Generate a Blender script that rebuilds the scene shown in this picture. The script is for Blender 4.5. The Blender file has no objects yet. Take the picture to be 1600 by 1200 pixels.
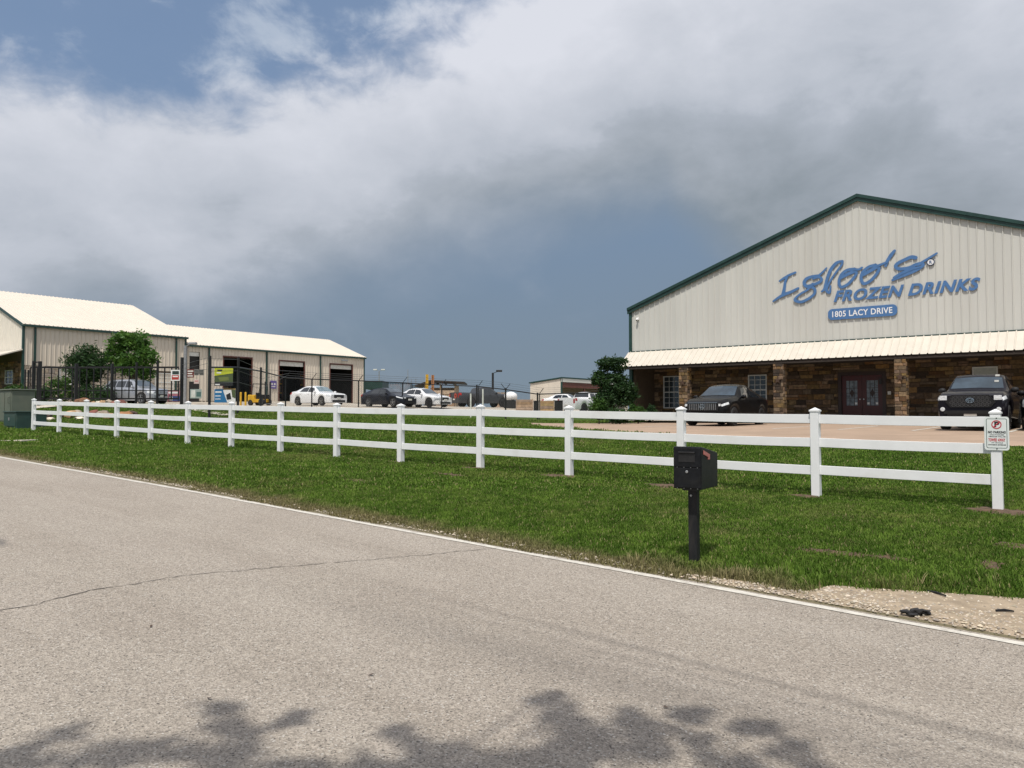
import bpy, bmesh, math, random
import numpy as np
from mathutils import Vector, Matrix
random.seed(7); rng = np.random.default_rng(7)
scene = bpy.context.scene
COL = scene.collection
R = math.radians

# ------------------------------------------------------------------ camera
EYE = np.array([0.0, 0.0, 1.5])
FPX = 1200.0                                   # focal length in pixels of a 1600 wide picture
PITCH = math.atan(45.0 / FPX); YAW = math.atan2(.616, .787)
cd = bpy.data.cameras.new('camera'); cam = bpy.data.objects.new('camera', cd); COL.objects.link(cam)
cd.sensor_width = 36.0; cd.lens = 36.0 * FPX / 1600.0; cd.clip_start = .05; cd.clip_end = 3000
cam.location = EYE; cam.rotation_euler = (math.pi / 2 + PITCH, 0, YAW)
scene.camera = cam
# ------------------------------------------------------------------ light and exposure
SUN_EL = R(63); SUN_H = np.array([.40, -.9165])       # from the scene towards the sun (x, y)
sd = bpy.data.lights.new('sun', 'SUN'); sun = bpy.data.objects.new('sun', sd); COL.objects.link(sun)
sd.energy = 3.7; sd.angle = R(.9); sd.color = (1.0, .95, .87)
sdir = Vector((SUN_H[0] * math.cos(SUN_EL), SUN_H[1] * math.cos(SUN_EL), math.sin(SUN_EL)))
sun.rotation_euler = sdir.to_track_quat('Z', 'Y').to_euler()
scene.view_settings.view_transform = 'Standard'; scene.view_settings.look = 'None'
scene.view_settings.exposure = 0; scene.view_settings.gamma = 1
scene.view_settings.use_curve_mapping = False

class NT:
    """small expression helper for node trees"""
    def __init__(s, tree): s.t = tree; s.n = tree.nodes; s.l = tree.links
    def new(s, kind, **kw):
        n = s.n.new(kind)
        for k, v in kw.items(): setattr(n, k, v)
        return n
    def put(s, sock, v):
        if isinstance(v, bpy.types.NodeSocket): s.l.new(v, sock)
        elif v is not None: sock.default_value = v
    def m(s, op, a, b=None, c=None, clamp=False):
        n = s.new('ShaderNodeMath', operation=op, use_clamp=clamp)
        s.put(n.inputs[0], a)
        if b is not None: s.put(n.inputs[1], b)
        if c is not None: s.put(n.inputs[2], c)
        return n.outputs[0]
    def dot(s, v, w):
        n = s.new('ShaderNodeVectorMath', operation='DOT_PRODUCT'); s.put(n.inputs[0], v); s.put(n.inputs[1], w); return n.outputs['Value']
    def vm(s, op, v, w):
        n = s.new('ShaderNodeVectorMath', operation=op); s.put(n.inputs[0], v); s.put(n.inputs[1], w); return n.outputs[0]
    def ramp(s, v, a, b, lo=0., hi=1., smooth=True):
        n = s.new('ShaderNodeMapRange'); n.interpolation_type = 'SMOOTHSTEP' if smooth else 'LINEAR'
        s.put(n.inputs[0], v); s.put(n.inputs[1], a); s.put(n.inputs[2], b); s.put(n.inputs[3], lo); s.put(n.inputs[4], hi); return n.outputs[0]
    def noise(s, vec, scale, detail=4., rough=.55, dist=0.):
        n = s.new('ShaderNodeTexNoise'); s.put(n.inputs['Vector'], vec); n.inputs['Scale'].default_value = scale
        n.inputs['Detail'].default_value = detail; n.inputs['Roughness'].default_value = rough; n.inputs['Distortion'].default_value = dist
        return n.outputs[0]
    def mix(s, f, a, b):
        n = s.new('ShaderNodeMix', data_type='RGBA'); s.put(n.inputs[0], f)
        s.put(n.inputs[6], a if isinstance(a, bpy.types.NodeSocket) else (*a[:3], 1)); s.put(n.inputs[7], b if isinstance(b, bpy.types.NodeSocket) else (*b[:3], 1))
        return n.outputs[2]
    def comb(s, x, y, z):
        n = s.new('ShaderNodeCombineXYZ'); s.put(n.inputs[0], x); s.put(n.inputs[1], y); s.put(n.inputs[2], z); return n.outputs[0]

def srgb(r, g, b):
    f = lambda c: (c / 255 / 12.92 if c / 255 <= .04045 else ((c / 255 + .055) / 1.055) ** 2.4)
    return (f(r), f(g), f(b))

# ------------------------------------------------------------------ sky
w = bpy.data.worlds.new('World'); scene.world = w; w.use_nodes = True
T = NT(w.node_tree)
for n in list(T.n): T.n.remove(n)
SKYK = .1
sky = T.new('ShaderNodeTexSky', sky_type='NISHITA'); sky.sun_disc = False
sky.sun_elevation = SUN_EL; sky.sun_rotation = math.atan2(SUN_H[0], SUN_H[1])
sky.air_density = 1.2; sky.dust_density = 2.0
D = T.new('ShaderNodeTexCoord').outputs['Generated']
sep = T.new('ShaderNodeSeparateXYZ'); T.put(sep.inputs[0], D)
ca, sa = math.cos(YAW), math.sin(YAW)
right = T.dot(D, (ca, sa, 0)); ahead = T.dot(D, (-sa, ca, 0)); up = sep.outputs[2]
az = T.m('ARCTAN2', right, ahead); el = T.m('ARCSINE', up)
k = T.m('ADD', T.m('MAXIMUM', up, 0.), .16)
P = T.comb(T.m('DIVIDE', right, k), T.m('DIVIDE', ahead, k), 0.)
A = T.comb(T.m('MULTIPLY', az, 1.), T.m('MULTIPLY', el, 1.55), 0.)
n1 = T.noise(P, .75, 7, .55, .3)
n2 = T.noise(A, 5.2, 8, .56, .25)
n3 = T.noise(T.vm('ADD', A, (3.1, 1.7, 0)), 2.4, 5, .5, .3)
n4 = T.noise(T.vm('ADD', A, (7.3, 4.2, 0)), 15., 6, .6, .3)
nz = lambda n, a: T.m('MULTIPLY', T.m('SUBTRACT', n, .5), a)
# lower edge of the cloud deck rises from left to right
elb = T.m('ADD', T.m('MULTIPLY', az, .245), .215)
elb = T.m('ADD', elb, T.m('MULTIPLY', T.m('MAXIMUM', T.m('SUBTRACT', az, .2), 0.), -1.2))
elb = T.m('MAXIMUM', elb, .075)
e1 = T.m('ADD', T.m('ADD', el, nz(n3, .10)), nz(n2, .08))
deck = T.ramp(T.m('SUBTRACT', e1, elb), -.055, .085)
# opening of blue sky high on the left
hx = T.m('DIVIDE', T.m('ADD', az, .44), .42); hy = T.m('DIVIDE', T.m('SUBTRACT', T.m('ADD', el, T.m('MULTIPLY', az, -.10)), .575), .175)
hd = T.m('SQRT', T.m('ADD', T.m('MULTIPLY', hx, hx), T.m('MULTIPLY', hy, hy)))
hole = T.ramp(T.m('ADD', T.m('ADD', hd, nz(n2, .80)), nz(n4, .55)), 1.22, .78)
wisp = T.ramp(T.m('ADD', n2, nz(n4, .35)), .50, .68)
# brightness inside the deck: bright tops, grey bases, darker to the right
b0 = T.m('ADD', T.m('MULTIPLY', T.m('SUBTRACT', el, elb), 1.35), .36)
b0 = T.m('ADD', b0, nz(n3, .70)); b0 = T.m('ADD', b0, nz(n2, .85)); b0 = T.m('ADD', b0, nz(n4, .24))
dx = T.m('DIVIDE', T.m('SUBTRACT', az, .36), .30); dy = T.m('DIVIDE', T.m('SUBTRACT', el, .27), .15)
dk = T.m('EXPONENT', T.m('MULTIPLY', T.m('ADD', T.m('MULTIPLY', dx, dx), T.m('MULTIPLY', dy, dy)), -1.))
b0 = T.m('SUBTRACT', b0, T.m('MULTIPLY', dk, .46))
bx = T.m('DIVIDE', T.m('SUBTRACT', az, .0), .26); by = T.m('DIVIDE', T.m('SUBTRACT', el, .46), .12)
bk = T.m('EXPONENT', T.m('MULTIPLY', T.m('ADD', T.m('MULTIPLY', bx, bx), T.m('MULTIPLY', by, by)), -1.))
b0 = T.m('ADD', b0, T.m('MULTIPLY', bk, .30))
rq = T.m('DIVIDE', T.m('SUBTRACT', T.m('ADD', hd, nz(n2, .8)), 1.22), .34); rim = T.m('EXPONENT', T.m('MULTIPLY', T.m('MULTIPLY', rq, rq), -1.))
b0 = T.m('ADD', b0, T.m('MULTIPLY', rim, .13))
c_dark, c_mid, c_lit = srgb(138, 148, 157), srgb(180, 187, 198), srgb(220, 223, 232)
ccol = T.mix(T.ramp(b0, 0., .5, smooth=False), c_dark, c_mid); ccol = T.mix(T.ramp(b0, .42, 1., smooth=False), ccol, c_lit)
slate = T.mix(T.ramp(T.m('ADD', el, nz(n2, .06)), .0, .26), srgb(126, 142, 156), srgb(122, 143, 168))
slate = T.mix(T.m('MULTIPLY', T.ramp(n2, .52, .75), .28), slate, srgb(158, 168, 180))
bluec = T.mix(.55, T.vm('MULTIPLY', sky.outputs[0], (SKYK, SKYK, SKYK)), srgb(112, 142, 182))
bluec = T.mix(T.m('MULTIPLY', wisp, .75), bluec, srgb(186, 198, 214))
gap = T.m('MULTIPLY', T.ramp(el, .72, 1.0), T.ramp(n1, .40, .52))
col = T.mix(deck, slate, ccol); col = T.mix(gap, col, T.vm('MULTIPLY', sky.outputs[0], (SKYK, SKYK, SKYK))); col = T.mix(T.m('MULTIPLY', hole, .92), col, bluec)
bg = T.new('ShaderNodeBackground'); T.put(bg.inputs[0], T.vm('MULTIPLY', col, (1 / SKYK,) * 3)); bg.inputs[1].default_value = SKYK
T.l.new(bg.outputs[0], T.new('ShaderNodeOutputWorld').inputs[0])

# ------------------------------------------------------------------ rays of the camera: where a thing seen in the photograph stands
_fw = np.array([-sa * math.cos(PITCH), ca * math.cos(PITCH), math.sin(PITCH)]); _rt = np.array([ca, sa, 0.]); _up = np.cross(_rt, _fw)
def ray(px, py): return _fw + _rt * (px - 800) / FPX - _up * (py - 600) / FPX
def on_y(px, py, y): r = ray(px, py); return EYE + r * (y / r[1])
def on_x(px, py, x): r = ray(px, py); return EYE + r * (x / r[0])
def at_depth(px, py, Z): r = ray(px, py); return EYE + r * (Z / (r[1] * ca - r[0] * sa))
# ------------------------------------------------------------------ terrain
RX = [-300, -60, -34, -20, -12, -6, 0, 60]; RZ = [2.6, 1.55, .95, .52, .27, .06, -.14, -1.2]
_T = [(12.47, [-300, -60, -48, -34, -29, -24, -20, -15, -10, -6, 0, 60], [3.0, 1.75, 1.3, .76, .63, .57, .49, .37, .30, .20, .14, -.4]),
      (20., [-300, -60, -48, -42, -34, -22, -10, 0, 60], [3.2, 2.25, 2.1, 1.9, 1.45, 1.0, .86, .84, .6]),
      (30., [-300, -60, -54, -46, -36, -22, -13, 0, 60], [3.2, 2.3, 1.95, 1.95, 1.35, .95, .95, .95, .9]),
      (45., [-300, -60, -48, -42, -38.5, -35, -32, -26, -10, 60], [3.0, 2.57, 2.1, 1.95, 1.75, 1.12, .88, .92, 1.1, 1.1]),
      (62., [-300, -80, -48, -36, -20, 60], [2.6, 2.2, 2.0, 1.7, 1.4, 1.2]),
      (110., [-300, 60], [1.9, 1.3]), (170., [-300, 60], [-2., -2.]), (900., [-300, 60], [-9, -9])]
ROADY = 6.52
def road_z(x): return float(np.interp(x, RX, RZ))
def gz(x, y):
    ys = [ROADY + .1] + [t[0] for t in _T]; zs = [road_z(x)] + [float(np.interp(x, t[1], t[2])) for t in _T]
    z = float(np.interp(y, ys, zs))
    if 6.7 < y < 12.4: z += .035 * math.sin((y - 6.62) / 5.85 * math.pi)
    return z
def drop(px, py):      # where the line of sight through a pixel meets the ground
    r = ray(px, py); lo = None
    for i in range(1, 2600):
        t = .9 * 1.0035 ** i; p = EYE + r * t
        if p[2] <= gz(p[0], p[1]): return p
    return p
def stand(px, Z, dz=0.):
    p = at_depth(px, 640, Z); return np.array([p[0], p[1], gz(p[0], p[1]) + dz])
def height_at(px, py, Z): return at_depth(px, py, Z)[2]

# ------------------------------------------------------------------ mesh helpers
class MB:
    def __init__(s): s.v = []; s.f = []
    def add(s, vs, fs):
        o = len(s.v); s.v += [tuple(map(float, p)) for p in vs]; s.f += [tuple(i + o for i in f) for f in fs]; return s
    def box(s, x0, y0, z0, x1, y1, z1):
        return s.add([(x0, y0, z0), (x1, y0, z0), (x1, y1, z0), (x0, y1, z0), (x0, y0, z1), (x1, y0, z1), (x1, y1, z1), (x0, y1, z1)],
                     [(0, 3, 2, 1), (4, 5, 6, 7), (0, 1, 5, 4), (1, 2, 6, 5), (2, 3, 7, 6), (3, 0, 4, 7)])
    def bar(s, a, b, w_, h_=None, up=(0, 0, 1)):
        a = Vector(a); b = Vector(b); h_ = h_ or w_; d = (b - a).normalized(); u = Vector(up)
        if abs(d.dot(u)) > .98: u = Vector((0, 1, 0)) if abs(d.y) < .9 else Vector((1, 0, 0))
        r = d.cross(u).normalized() * w_ / 2; u = r.cross(d).normalized() * h_ / 2
        return s.add([a - r - u, a + r - u, a + r + u, a - r + u, b - r - u, b + r - u, b + r + u, b - r + u],
                     [(0, 1, 2, 3), (7, 6, 5, 4), (0, 4, 5, 1), (1, 5, 6, 2), (2, 6, 7, 3), (3, 7, 4, 0)])
    def tube(s, pts, r, n=8, cap=True):
        pts = [Vector(p) for p in pts]; rs = r if isinstance(r, (list, tuple)) else [r] * len(pts); o = len(s.v); ref = None
        for i, p in enumerate(pts):
            d = (pts[min(i + 1, len(pts) - 1)] - pts[max(i - 1, 0)]).normalized()
            if ref is None: ref = Vector((1, 0, 0)) if abs(d.x) < .8 else Vector((0, 1, 0))
            a = d.cross(ref).normalized(); b = d.cross(a).normalized(); ref = -b.cross(d) if False else ref
            for k in range(n):
                t = 2 * math.pi * k / n; s.v.append(tuple(p + a * math.cos(t) * rs[i] + b * math.sin(t) * rs[i]))
        for i in range(len(pts) - 1):
            for k in range(n):
                q = (k + 1) % n; s.f.append((o + i * n + k, o + i * n + q, o + (i + 1) * n + q, o + (i + 1) * n + k))
        if cap: s.f.append(tuple(o + k for k in range(n))[::-1]); s.f.append(tuple(o + (len(pts) - 1) * n + k for k in range(n)))
        return s
    def prism(s, poly, f, a, b):       # poly of (u, v); f(u, v, w) -> point; between w=a and w=b
        n = len(poly); o = len(s.v)
        s.v += [tuple(map(float, f(u, v, a))) for u, v in poly] + [tuple(map(float, f(u, v, b))) for u, v in poly]
        s.f += [tuple(o + i for i in range(n))[::-1], tuple(o + n + i for i in range(n))]
        s.f += [(o + i, o + (i + 1) % n, o + n + (i + 1) % n, o + n + i) for i in range(n)]; return s
    def lathe(s, prof, c=(0, 0, 0), axis='x', n=24, caps=True):   # prof of (radius, offset along axis)
        o = len(s.v); c = Vector(c)
        for r, h in prof:
            for k in range(n):
                t = 2 * math.pi * k / n; a, b = r * math.cos(t), r * math.sin(t)
                s.v.append(tuple(c + Vector({'x': (h, a, b), 'y': (a, h, b), 'z': (a, b, h)}[axis])))
        for i in range(len(prof) - 1):
            for k in range(n): q = (k + 1) % n; s.f.append((o + i * n + k, o + i * n + q, o + (i + 1) * n + q, o + (i + 1) * n + k))
        if caps: s.f.append(tuple(o + k for k in range(n))); s.f.append(tuple(o + (len(prof) - 1) * n + k for k in range(n))[::-1])
        return s
    def blob(s, c, r, sub=2, rough=.12, seed=0, flat=0.):
        bm = bmesh.new(); bmesh.ops.create_icosphere(bm, subdivisions=sub, radius=1.); rr = random.Random(seed)
        ph = [(rr.uniform(1, 3), rr.uniform(1, 3), rr.uniform(1, 3), rr.uniform(0, 6)) for _ in range(5)]
        o = len(s.v)
        for v in bm.verts:
            p = v.co.copy(); k = 1 + rough * sum(math.sin(a * p.x * 2 + d) * math.cos(b * p.y * 2 + d) * math.sin(cc * p.z * 2 + 1 + d) for a, b, cc, d in ph)
            p = p * k
            if p.z < -flat and flat: p.z = -flat
            s.v.append((c[0] + p.x * r[0], c[1] + p.y * r[1], c[2] + p.z * r[2]))
        s.f += [tuple(o + v.index for v in f.verts) for f in bm.faces]; bm.free(); return s
    def mesh(s, name, mats, smooth=None, idx=None):
        me = bpy.data.meshes.new(name); me.from_pydata(s.v, [], s.f); 
        for m in (mats if isinstance(mats, (list, tuple)) else [mats]): me.materials.append(m)
        if idx is not None: me.polygons.foreach_set('material_index', idx)
        if smooth is not None:
            me.shade_smooth(); me.set_sharp_from_angle(angle=R(smooth))
        me.validate(); me.update(); return me
    def build(s, name, mats, parent=None, smooth=None, bevel=0., fix=True, idx=None):
        me = s.mesh(name, mats, smooth, idx)
        if fix:
            bm = bmesh.new(); bm.from_mesh(me); bmesh.ops.recalc_face_normals(bm, faces=bm.faces); bm.to_mesh(me); bm.free()
        o = link(name, me, parent)
        if bevel:
            b = o.modifiers.new('bevel', 'BEVEL'); b.width = bevel; b.segments = 2; b.limit_method = 'ANGLE'
        return o
def link(name, me, parent=None, loc=None):
    o = bpy.data.objects.new(name, me); COL.objects.link(o)
    if parent is not None: o.parent = parent
    if loc is not None: o.location = [float(c) for c in loc]
    return o
def tag(o, label=None, cat=None, group=None, kind=None):
    for kk, v in (('label', label), ('category', cat), ('group', group), ('kind', kind)):
        if v: o[kk] = v
    return o
def thing(name, label, cat, loc=(0, 0, 0), rz=0., group=None):
    o = link(name, None); o.location = [float(c) for c in loc]; o.rotation_euler = (0, 0, rz); o.empty_display_size = .2
    return tag(o, label, cat, group)
def struct(o): o['kind'] = 'structure'; return o
def copy_tree(o, parent=None):
    c = o.copy(); COL.objects.link(c)
    if parent is not None: c.parent = parent
    for ch in list(o.children): copy_tree(ch, c)
    return c

# ------------------------------------------------------------------ materials
MATS = {}
def material(name, color, rough=.6, metal=0., var=.12, scale=6., bump=0., bscale=None, coat=0., spec=None, per=0., dirt=None, alpha=None, streak=None):
    if name in MATS: return MATS[name]
    m = bpy.data.materials.new(name); m.use_nodes = True; t = NT(m.node_tree); b = t.n['Principled BSDF']
    pos = t.new('ShaderNodeNewGeometry').outputs['Position']
    vec = pos if streak is None else t.vm('MULTIPLY', pos, streak)
    n = t.noise(vec, scale, 6, .6)
    dk = tuple(c * (1 - var) for c in color); lt = tuple(min(1., c * (1 + var)) for c in color)
    c = t.mix(t.ramp(n, .3, .7), dk, lt)
    if dirt: c = t.mix(t.m('MULTIPLY', t.ramp(t.noise(vec, scale * .35, 6, .65, .4), .5, .72), dirt[1]), c, dirt[0])
    if per:
        oi = t.new('ShaderNodeObjectInfo').outputs['Random']; gi = t.new('ShaderNodeNewGeometry').outputs['Random Per Island']
        f = t.m('FRACT', t.m('ADD', oi, gi)); h = t.new('ShaderNodeHueSaturation')
        t.put(h.inputs['Color'], c); t.put(h.inputs['Value'], t.ramp(f, 0., 1., 1 - per, 1 + per, False))
        t.put(h.inputs['Saturation'], t.ramp(t.m('FRACT', t.m('MULTIPLY', f, 7.3)), 0., 1., .75, 1.2, False))
        t.put(h.inputs['Hue'], t.ramp(t.m('FRACT', t.m('MULTIPLY', f, 3.7)), 0., 1., .485, .512, False)); c = h.outputs[0]
    t.put(b.inputs['Base Color'], c); t.put(b.inputs['Roughness'], t.ramp(n, .2, .8, max(0, rough - .06), min(1, rough + .06)))
    b.inputs['Metallic'].default_value = metal; b.inputs['Coat Weight'].default_value = coat; b.inputs['Coat Roughness'].default_value = .04
    if spec is not None: b.inputs['Specular IOR Level'].default_value = spec
    if bump:
        bp = t.new('ShaderNodeBump'); bp.inputs['Strength'].default_value = 1.; bp.inputs['Distance'].default_value = bump
        t.put(bp.inputs['Height'], t.noise(vec, bscale or scale * 4, 5, .6)); t.l.new(bp.outputs[0], b.inputs['Normal'])
    MATS[name] = m; return m

M = dict(
    vinyl=material('white vinyl', (.80, .81, .82), .42, var=.03, scale=3, dirt=((.60, .58, .52), .35)),
    sheet=material('stone coloured wall sheet', (.565, .565, .53), .45, var=.04, scale=1.2, streak=(1, 1, .12), dirt=((.50, .49, .45), .4)),
    sheet2=material('beige wall sheet', (.63, .565, .475), .45, var=.05, scale=1.0, streak=(1, 1, .12), dirt=((.54, .45, .34), .35)),
    roof=material('ivory roof sheet', (.66, .60, .515), .5, var=.02, scale=1.),
    awning=material('ivory awning sheet', (.60, .555, .48), .5, var=.04, scale=2., dirt=((.56, .51, .43), .35)),
    green=material('dark green trim', (.012, .045, .038), .4, var=.2, scale=4),
    purlin=material('red brown steel', (.11, .035, .025), .6, var=.25, scale=4),
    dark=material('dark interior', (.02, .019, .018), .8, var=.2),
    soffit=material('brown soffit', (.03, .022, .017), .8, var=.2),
    mortar=material('brown mortar', (.085, .062, .04), .9, var=.2, scale=12, bump=.004),
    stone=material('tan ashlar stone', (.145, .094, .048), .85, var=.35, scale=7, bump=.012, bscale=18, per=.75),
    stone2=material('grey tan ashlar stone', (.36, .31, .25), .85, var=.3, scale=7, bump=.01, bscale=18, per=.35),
    red=material('dark red door paint', (.06, .006, .007), .4, var=.15, scale=5),
    frame=material('white window frame', (.62, .64, .63), .5, var=.05),
    dframe=material('dark door frame', (.028, .014, .012), .5, var=.2),
    pane=material('window glass', (.035, .05, .06), .06, var=.2, spec=.8),
    etched=material('etched door glass', (.16, .20, .235), .3, var=.35, scale=9),
    blind=material('pale window blind', (.42, .46, .44), .5, var=.1),
    blue=material('sign blue', (.072, .172, .375), .4, var=.06, scale=4),
    bluedge=material('sign blue return', (.05, .11, .25), .5, var=.06),
    white=material('white paint', (.80, .80, .80), .45, var=.03),
    offwhite=material('weathered white', (.66, .66, .62), .6, var=.08, dirt=((.45, .42, .36), .5)),
    black=material('black steel', (.012, .012, .013), .5, var=.3, scale=8),
    mailbox=material('black mailbox enamel', (.008, .009, .011), .42, var=.35, scale=14, dirt=((.02, .02, .019), .6), spec=.22),
    post=material('dark post paint', (.014, .015, .017), .6, var=.3, scale=20, streak=(1, 1, .2), dirt=((.045, .04, .035), .5), spec=.25),
    flag=material('faded red flag', (.46, .16, .14), .5, var=.12, scale=20),
    metal=material('dull metal', (.42, .43, .44), .4, metal=.8, var=.15),
    galv=material('galvanised steel', (.33, .34, .35), .5, metal=.5, var=.15),
    wire=material('fence wire', (.10, .105, .11), .5, metal=.3, var=.1),
    rubber=material('tyre rubber', (.018, .018, .019), .85, var=.2, scale=20),
    alloy=material('wheel alloy', (.40, .41, .42), .3, metal=.9, var=.1),
    dalloy=material('black wheel alloy', (.03, .03, .032), .3, metal=.5, var=.1),
    glass=material('tinted car glass', (.012, .016, .02), .05, var=.2, spec=.9),
    shield=material('windscreen glass', (.035, .055, .075), .06, var=.35, scale=1.5, spec=.9),
    lamp=material('headlamp glass', (.62, .65, .67), .12, var=.25, scale=18, spec=.8),
    tail=material('tail lamp red', (.35, .012, .01), .2, var=.15),
    grille=material('grille black', (.008, .008, .009), .4, var=.2),
    chrome=material('chrome', (.7, .71, .72), .12, metal=1., var=.05),
    plastic=material('black plastic', (.012, .012, .013), .6, var=.2, spec=.3),
    pgreen=material('transformer green', (.022, .055, .048), .5, var=.12, scale=3, dirt=((.06, .075, .06), .5)),
    pgrey=material('cabinet grey green', (.12, .14, .11), .55, var=.08, scale=3, dirt=((.17, .17, .13), .5)),
    conc=material('pale concrete', (.50, .45, .38), .9, var=.12, scale=6, bump=.003),
    bark=material('tree bark', (.10, .075, .055), .9, var=.35, scale=10, bump=.01, streak=(1, 1, .25)),
    yellow=material('machine yellow', (.62, .36, .02), .45, var=.1),
    wood=material('pale timber', (.40, .28, .16), .8, var=.25, scale=5, per=.15),
    tan=material('tan board', (.38, .29, .19), .8, var=.2, scale=5),
)
def paint(name, c, coat=.8, rough=.35, metal=0., spec=None): return material(name, c, rough, metal, var=.03, scale=3., coat=coat, spec=spec)
def flat(name, c): return material(name, c, .45, var=.06, scale=5)

def foliage(name, base, tip, dark):
    m = bpy.data.materials.new(name); m.use_nodes = True; t = NT(m.node_tree); b = t.n['Principled BSDF']
    g = t.new('ShaderNodeNewGeometry'); oi = t.new('ShaderNodeObjectInfo').outputs['Random']
    f = t.m('FRACT', t.m('ADD', g.outputs['Random Per Island'], oi)); c = t.mix(f, dark, base)
    c = t.mix(t.ramp(t.noise(g.outputs['Position'], 1.7, 3), .45, .75, 0., .8), c, tip)
    t.put(b.inputs['Base Color'], c); b.inputs['Roughness'].default_value = .55; b.inputs['Specular IOR Level'].default_value = .3
    tr = t.new('ShaderNodeBsdfTranslucent'); t.put(tr.inputs[0], t.mix(.5, c, tip)); mx = t.new('ShaderNodeMixShader'); mx.inputs[0].default_value = .28
    t.l.new(b.outputs[0], mx.inputs[1]); t.l.new(tr.outputs[0], mx.inputs[2]); t.l.new(mx.outputs[0], t.n['Material Output'].inputs[0]); return m
LEAF = foliage('bright tree leaves', (.075, .175, .026), (.14, .26, .045), (.028, .08, .016))
LEAFD = foliage('dark tree leaves', (.030, .074, .020), (.055, .115, .03), (.010, .032, .011))
LEAFB = foliage('bush leaves', (.04, .10, .014), (.08, .17, .022), (.014, .045, .009))

# ================================================================== GROUND
def ground_material():
    m = bpy.data.materials.new('mown lawn soil'); m.use_nodes = True; t = NT(m.node_tree); b = t.n['Principled BSDF']
    pos = t.new('ShaderNodeNewGeometry').outputs['Position']; s = t.new('ShaderNodeSeparateXYZ'); t.put(s.inputs[0], pos)
    big = t.noise(pos, .28, 5, .6, .5); med = t.noise(pos, 1.5, 6, .65, .3); fine = t.noise(pos, 26., 4, .7)
    c = t.mix(t.ramp(med, .3, .7), (.046, .092, .011), (.080, .128, .020)); c = t.mix(t.ramp(fine, .35, .7, 0., .6), c, (.028, .056, .006))
    dry = t.m('ADD', t.m('MULTIPLY', big, .55), t.m('MULTIPLY', med, .55))
    c = t.mix(t.ramp(dry, .60, .74, 0., .75), c, (.15, .115, .06))
    edge = t.ramp(t.m('ADD', s.outputs[1], t.m('MULTIPLY', t.m('SUBTRACT', med, .5), 1.2)), 7.35, 6.75)
    c = t.mix(t.m('MULTIPLY', edge, .8), c, t.mix(fine, (.10, .075, .045), (.30, .25, .18)))
    t.put(b.inputs['Base Color'], c); b.inputs['Roughness'].default_value = .95; b.inputs['Specular IOR Level'].default_value = .15
    bp = t.new('ShaderNodeBump'); bp.inputs['Distance'].default_value = .03; t.put(bp.inputs['Height'], fine); t.l.new(bp.outputs[0], b.inputs['Normal'])
    return m
M['lawn'] = ground_material()
def road_material():
    m = bpy.data.materials.new('chip seal asphalt'); m.use_nodes = True; t = NT(m.node_tree); b = t.n['Principled BSDF']
    pos = t.new('ShaderNodeNewGeometry').outputs['Position']; s = t.new('ShaderNodeSeparateXYZ'); t.put(s.inputs[0], pos)
    lng = t.vm('MULTIPLY', pos, (.16, 1., 1.)); big = t.noise(pos, .45, 5, .6, .4); st = t.noise(lng, 1.6, 6, .62, .3); chip = t.noise(pos, 130., 3, .8); mid = t.noise(pos, 32., 4, .7)
    v = t.new('ShaderNodeTexVoronoi'); t.put(v.inputs['Vector'], pos); v.inputs['Scale'].default_value = 110.; vs = t.new('ShaderNodeSeparateColor'); t.put(vs.inputs[0], v.outputs['Color'])
    c = t.mix(t.ramp(st, .3, .7), (.315, .276, .232), (.37, .328, .28))
    c = t.mix(t.ramp(big, .35, .75, 0., .55), c, (.39, .35, .298))
    f = t.ramp(vs.outputs[0], 0., 1., .67, 1.27, False); f = t.m('MULTIPLY', f, t.ramp(mid, .3, .7, .88, 1.12)); f = t.m('MULTIPLY', f, t.ramp(chip, .3, .7, .84, 1.16))
    c = t.vm('MULTIPLY', c, t.comb(f, f, f))
    c = t.mix(t.ramp(vs.outputs[1], .955, .975, 0., .75), c, (.05, .045, .042)); c = t.mix(t.ramp(vs.outputs[2], .955, .975, 0., .7), c, (.62, .59, .54))
    # darker polished tyre streaks along the lane
    yy = t.m('ADD', s.outputs[1], t.m('MULTIPLY', t.m('SUBTRACT', t.noise(lng, .7, 3), .5), .5))
    for y0, wd, a in ((4.52, .08, .26), (4.30, .06, .16), (3.95, .26, .24)):
        q = t.m('DIVIDE', t.m('SUBTRACT', yy, y0), wd); g = t.m('EXPONENT', t.m('MULTIPLY', t.m('MULTIPLY', q, q), -1.))
        a = t.m('MULTIPLY', t.ramp(s.outputs[0], -6.5, -2.2, .12, 1.), a); c = t.mix(t.m('MULTIPLY', t.m('MULTIPLY', g, a), t.ramp(st, .3, .6, .4, 1.3)), c, (.075, .07, .066))
    # an old oil stain, shapes of their own
    q1 = t.m('DIVIDE', t.m('ADD', s.outputs[0], 9.25), .5); q2 = t.m('DIVIDE', t.m('SUBTRACT', s.outputs[1], 2.95), .17)
    g = t.ramp(t.m('ADD', t.m('SQRT', t.m('ADD', t.m('MULTIPLY', q1, q1), t.m('MULTIPLY', q2, q2))), t.m('MULTIPLY', t.m('SUBTRACT', mid, .5), 1.2)), 1.1, .5, 0., .6)
    c = t.mix(g, c, (.08, .08, .085))
    t.put(b.inputs['Base Color'], c); b.inputs['Roughness'].default_value = .88; b.inputs['Specular IOR Level'].default_value = .25
    bp = t.new('ShaderNodeBump'); bp.inputs['Distance'].default_value = .006; bp.inputs['Strength'].default_value = .9
    t.put(bp.inputs['Height'], t.m('ADD', v.outputs['Distance'], chip)); t.l.new(bp.outputs[0], b.inputs['Normal']); return m
M['road'] = road_material()
M['pave'] = material('tan concrete pavement', (.36, .265, .195), .85, var=.10, scale=.8, bump=.002, bscale=40, dirt=((.29, .21, .15), .5), spec=.2)
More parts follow.
